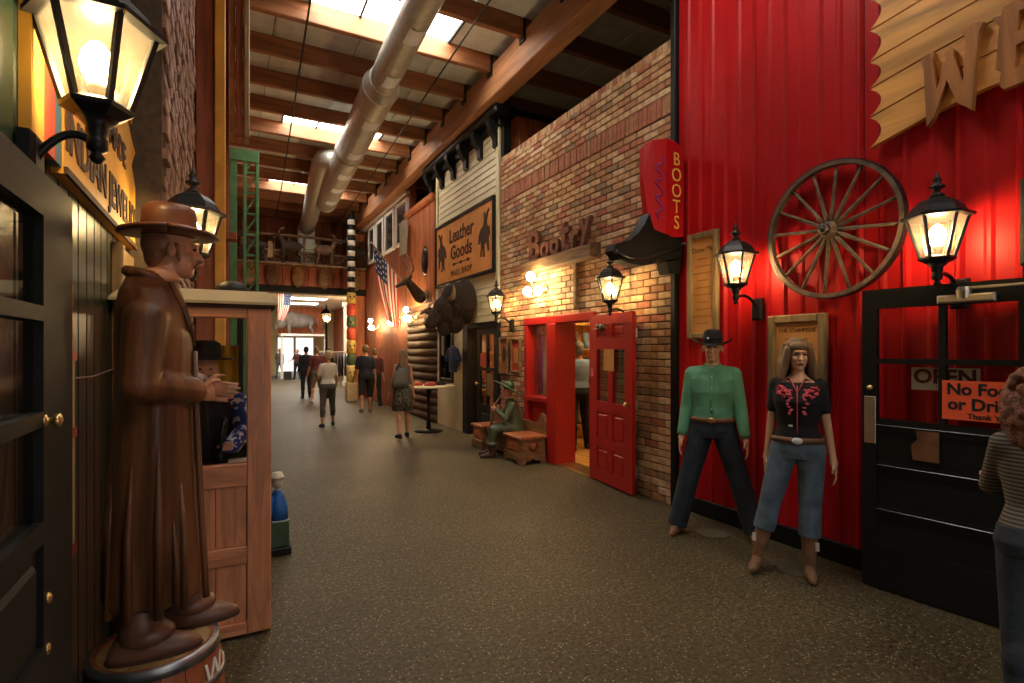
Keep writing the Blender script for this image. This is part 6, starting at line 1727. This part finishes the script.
for x, w_, z0, z1, mt, lb in ((1.15,0.10,4.5,5.0,WEATH,'small brown framed print on the balcony'),(2.35,0.30,4.85,5.05,M('pale_green_plaque',(0.35,0.38,0.28),0.6),'pale plaque on the balcony rail'),(2.30,0.14,4.46,4.60,WHITEP,'small white card on the pale duct')):
    pq = thing('plaque', lb, 'plaque', (x,18.1,z0)); part('board', MB().cbox(x-w_/2-0.02,x+w_/2+0.02,18.535 if x==2.30 else 18.12,18.55 if x==2.30 else 18.16,z0,z1,0.006,'-y'), mt, pq)
    part('rim', MB().box(x-w_/2-0.03,x+w_/2+0.03,18.54 if x==2.30 else 18.13,18.55 if x==2.30 else 18.165,z0-0.012,z0), BARKW, pq)

# totem pole
tp = thing('totem_pole', 'tall pole striped black and white above a painted totem', 'pole', (3.46, 17.4, 0))
part('plinth', MB().cbox(-0.16,0.16,-0.16,0.16,0,0.60,0.02,'-y'), TANTOP, tp, local=True)
tc = [M('totem_%d' % i, c_, 0.6, var=0.15) for i, c_ in enumerate([(0.5,0.32,0.06),(0.06,0.10,0.05),(0.42,0.05,0.02),(0.55,0.42,0.15),(0.05,0.05,0.05)])]
zz = 0.60
for i, hgt_ in enumerate((0.55,0.35,0.45,0.4,0.35,0.4,0.35)):
    part('totem_block', MB().lathe([(0.115,zz),(0.15,zz+0.05),(0.15,zz+hgt_-0.08),(0.12,zz+hgt_)], n=14), tc[[3,1,0,2,1,2,0][i]], tp, True, True)
    if i % 2 == 0:
        for s in (-1,1): part('totem_eye', MB().ell((s*0.06,-0.14,zz+hgt_*0.6), (0.03,0.02,0.035)), tc[4], tp, True, True)
        part('totem_beak', MB().cap((0,-0.13,zz+hgt_*0.45),(0,-0.24,zz+hgt_*0.35),0.04,0.015), tc[0], tp, True, True)
    zz += hgt_
i = 0
while zz < 5.75:
    part('stripe_band', MB().lathe([(0.115,zz),(0.115,zz+0.165)], n=16), WHITEC if i % 2 else BLACKP, tp, True, True); zz += 0.165; i += 1
part('top_cap', MB().lathe([(0.10,zz),(0.16,zz+0.03),(0.12,zz+0.07),(0.10,zz+0.16),(0.0,zz+0.20)], n=16), IRON, tp, True, True)
struct('trim_1', MB().cbox(3.78,4.10,18.35,18.6,0,5.55,0.02,'-y'), OUTW, 'broad orange timber post behind the totem pole')

# far hall contents: bison on a platform, shop fronts, hats and lamps
pf = thing('display_platform', 'wooden platform over the far exit doors', 'platform', (3.4,33.5,2.35))
part('deck', MB().cbox(2.6,5.1,32.6,34.4,2.42,2.55,0.02,'-y'), WHITEP, pf); part('post', MB().box(2.62,2.74,32.7,32.82,0,2.42), WHITEP, pf); part('post', MB().box(4.96,5.08,32.7,32.82,0,2.42), WHITEP, pf)
part('rear_wall', MB().box(2.6,5.1,34.3,34.38,2.55,4.18), OUTW, pf)
bi = thing('mounted_bison', 'whole mounted bison on the platform over the far doors', 'taxidermy', (3.75,33.4,2.55), PI/2)
m_ = MB(); m_.ell((0,0.1,0.80),(0.36,0.95,0.42)); m_.ell((0,0.55,0.92),(0.36,0.50,0.46)); m_.ell((0,1.05,0.62),(0.24,0.32,0.30)); m_.cap((0,1.2,0.55),(0,1.35,0.32),0.18,0.11)
for q in (-1,1):
    m_.cap((q*0.20,0.65,0.55),(q*0.20,0.65,0.05),0.12,0.07); m_.cap((q*0.20,-0.60,0.65),(q*0.20,-0.52,0.36),0.15,0.08); m_.cap((q*0.20,-0.52,0.36),(q*0.20,-0.66,0.26),0.08,0.07); m_.cap((q*0.20,-0.66,0.26),(q*0.20,-0.64,0.05),0.07,0.06)
m_.cap((0,-0.85,0.85),(0,-0.95,0.45),0.05,0.03)
blob('body', m_, M('grey_brown_fur',(0.15,0.12,0.10),0.9,var=0.3,scale=5), bi, 0.03, 2)
for q in (-1,1): part('horn', MB().tube([(q*0.18,1.05,0.82),(q*0.32,1.05,0.90),(q*0.30,1.05,1.05)],[0.05,0.04,0.01],8), HORN, bi, True, True)
for x, y_, hgt_, mt, lb in ((4.9,25.0,3.6,WHITEP,'white shop column near the far lamps'),(5.6,28.5,3.6,WHITEP,'white shop column further along the far hall')):
    cl_ = thing('shop_column', lb, 'column', (x,y_,0)); part('shaft', MB().cbox(x-0.25,x+0.25,y_-0.1,y_+0.1,0.2,hgt_,0.02,'-y'), mt, cl_); part('foot', MB().box(x-0.3,x+0.3,y_-0.15,y_+0.15,0,0.2), mt, cl_); part('cap', MB().cbox(x-0.3,x+0.3,y_-0.15,y_+0.15,hgt_,hgt_+0.2,0.02,'-y'), mt, cl_)
for i, (x, y_) in enumerate(((4.2,22.0),(4.7,24.0),(4.2,26.2))):
    rk = thing('clothes_rack', ['dark clothes rack just beyond the balcony','dark clothes rack further along the far hall','dark clothes rack farthest along the far hall'][i], 'rack', (x,y_,0))
    part('rail', MB().tube([(x-0.5,y_,1.55),(x+0.5,y_,1.55)],0.015,8), STEEL, rk)
    for q in (-0.5,0.5): part('leg', MB().tube([(x+q,y_,0),(x+q,y_,1.55)],0.015,8), STEEL, rk)
    for j in range(8): part('garment', MB().loft([(x-0.42+j*0.12,y_,0.6,0.035,0.20),(x-0.42+j*0.12,y_,1.3,0.03,0.22),(x-0.42+j*0.12,y_,1.5,0.02,0.05)],10), [BKCLOTH,MAROON,NAVY,GREYC][j % 4], rk, True)
for i, (x,y_) in enumerate(((4.95,21.5),(5.0,23.6),(5.3,27.0))):
    t_ = thing('globe_pendant', ['frosted globe pendant nearest beyond the balcony','frosted globe pendant second beyond the balcony','frosted globe pendant farthest in the far hall'][i], 'lamp', (x,y_,4.2))
    part('cord', MB().tube([(0,0,0),(0,0,-1.2)],0.01,6), BRASS, t_, local=True); part('globe', MB().ell((0,0,-1.3),0.13), GLOBE, t_, True, True)
bgk = thing('wheeled_case', 'small dark wheeled case on the floor near the far doors', 'case', (2.80,30.6,0))
part('body', MB().cbox(2.62,2.98,30.5,30.75,0.06,0.5,0.03,'-y'), BKCLOTH, bgk); part('handle', MB().tube([(2.7,30.7,0.5),(2.7,30.7,0.95),(2.9,30.7,0.95),(2.9,30.7,0.5)],0.012,6), STEEL, bgk)
for q in (2.68,2.92): part('wheel', MB().tube([(q-0.015,30.62,0.05),(q+0.015,30.62,0.05)],0.05,12), BLACKP, bgk)
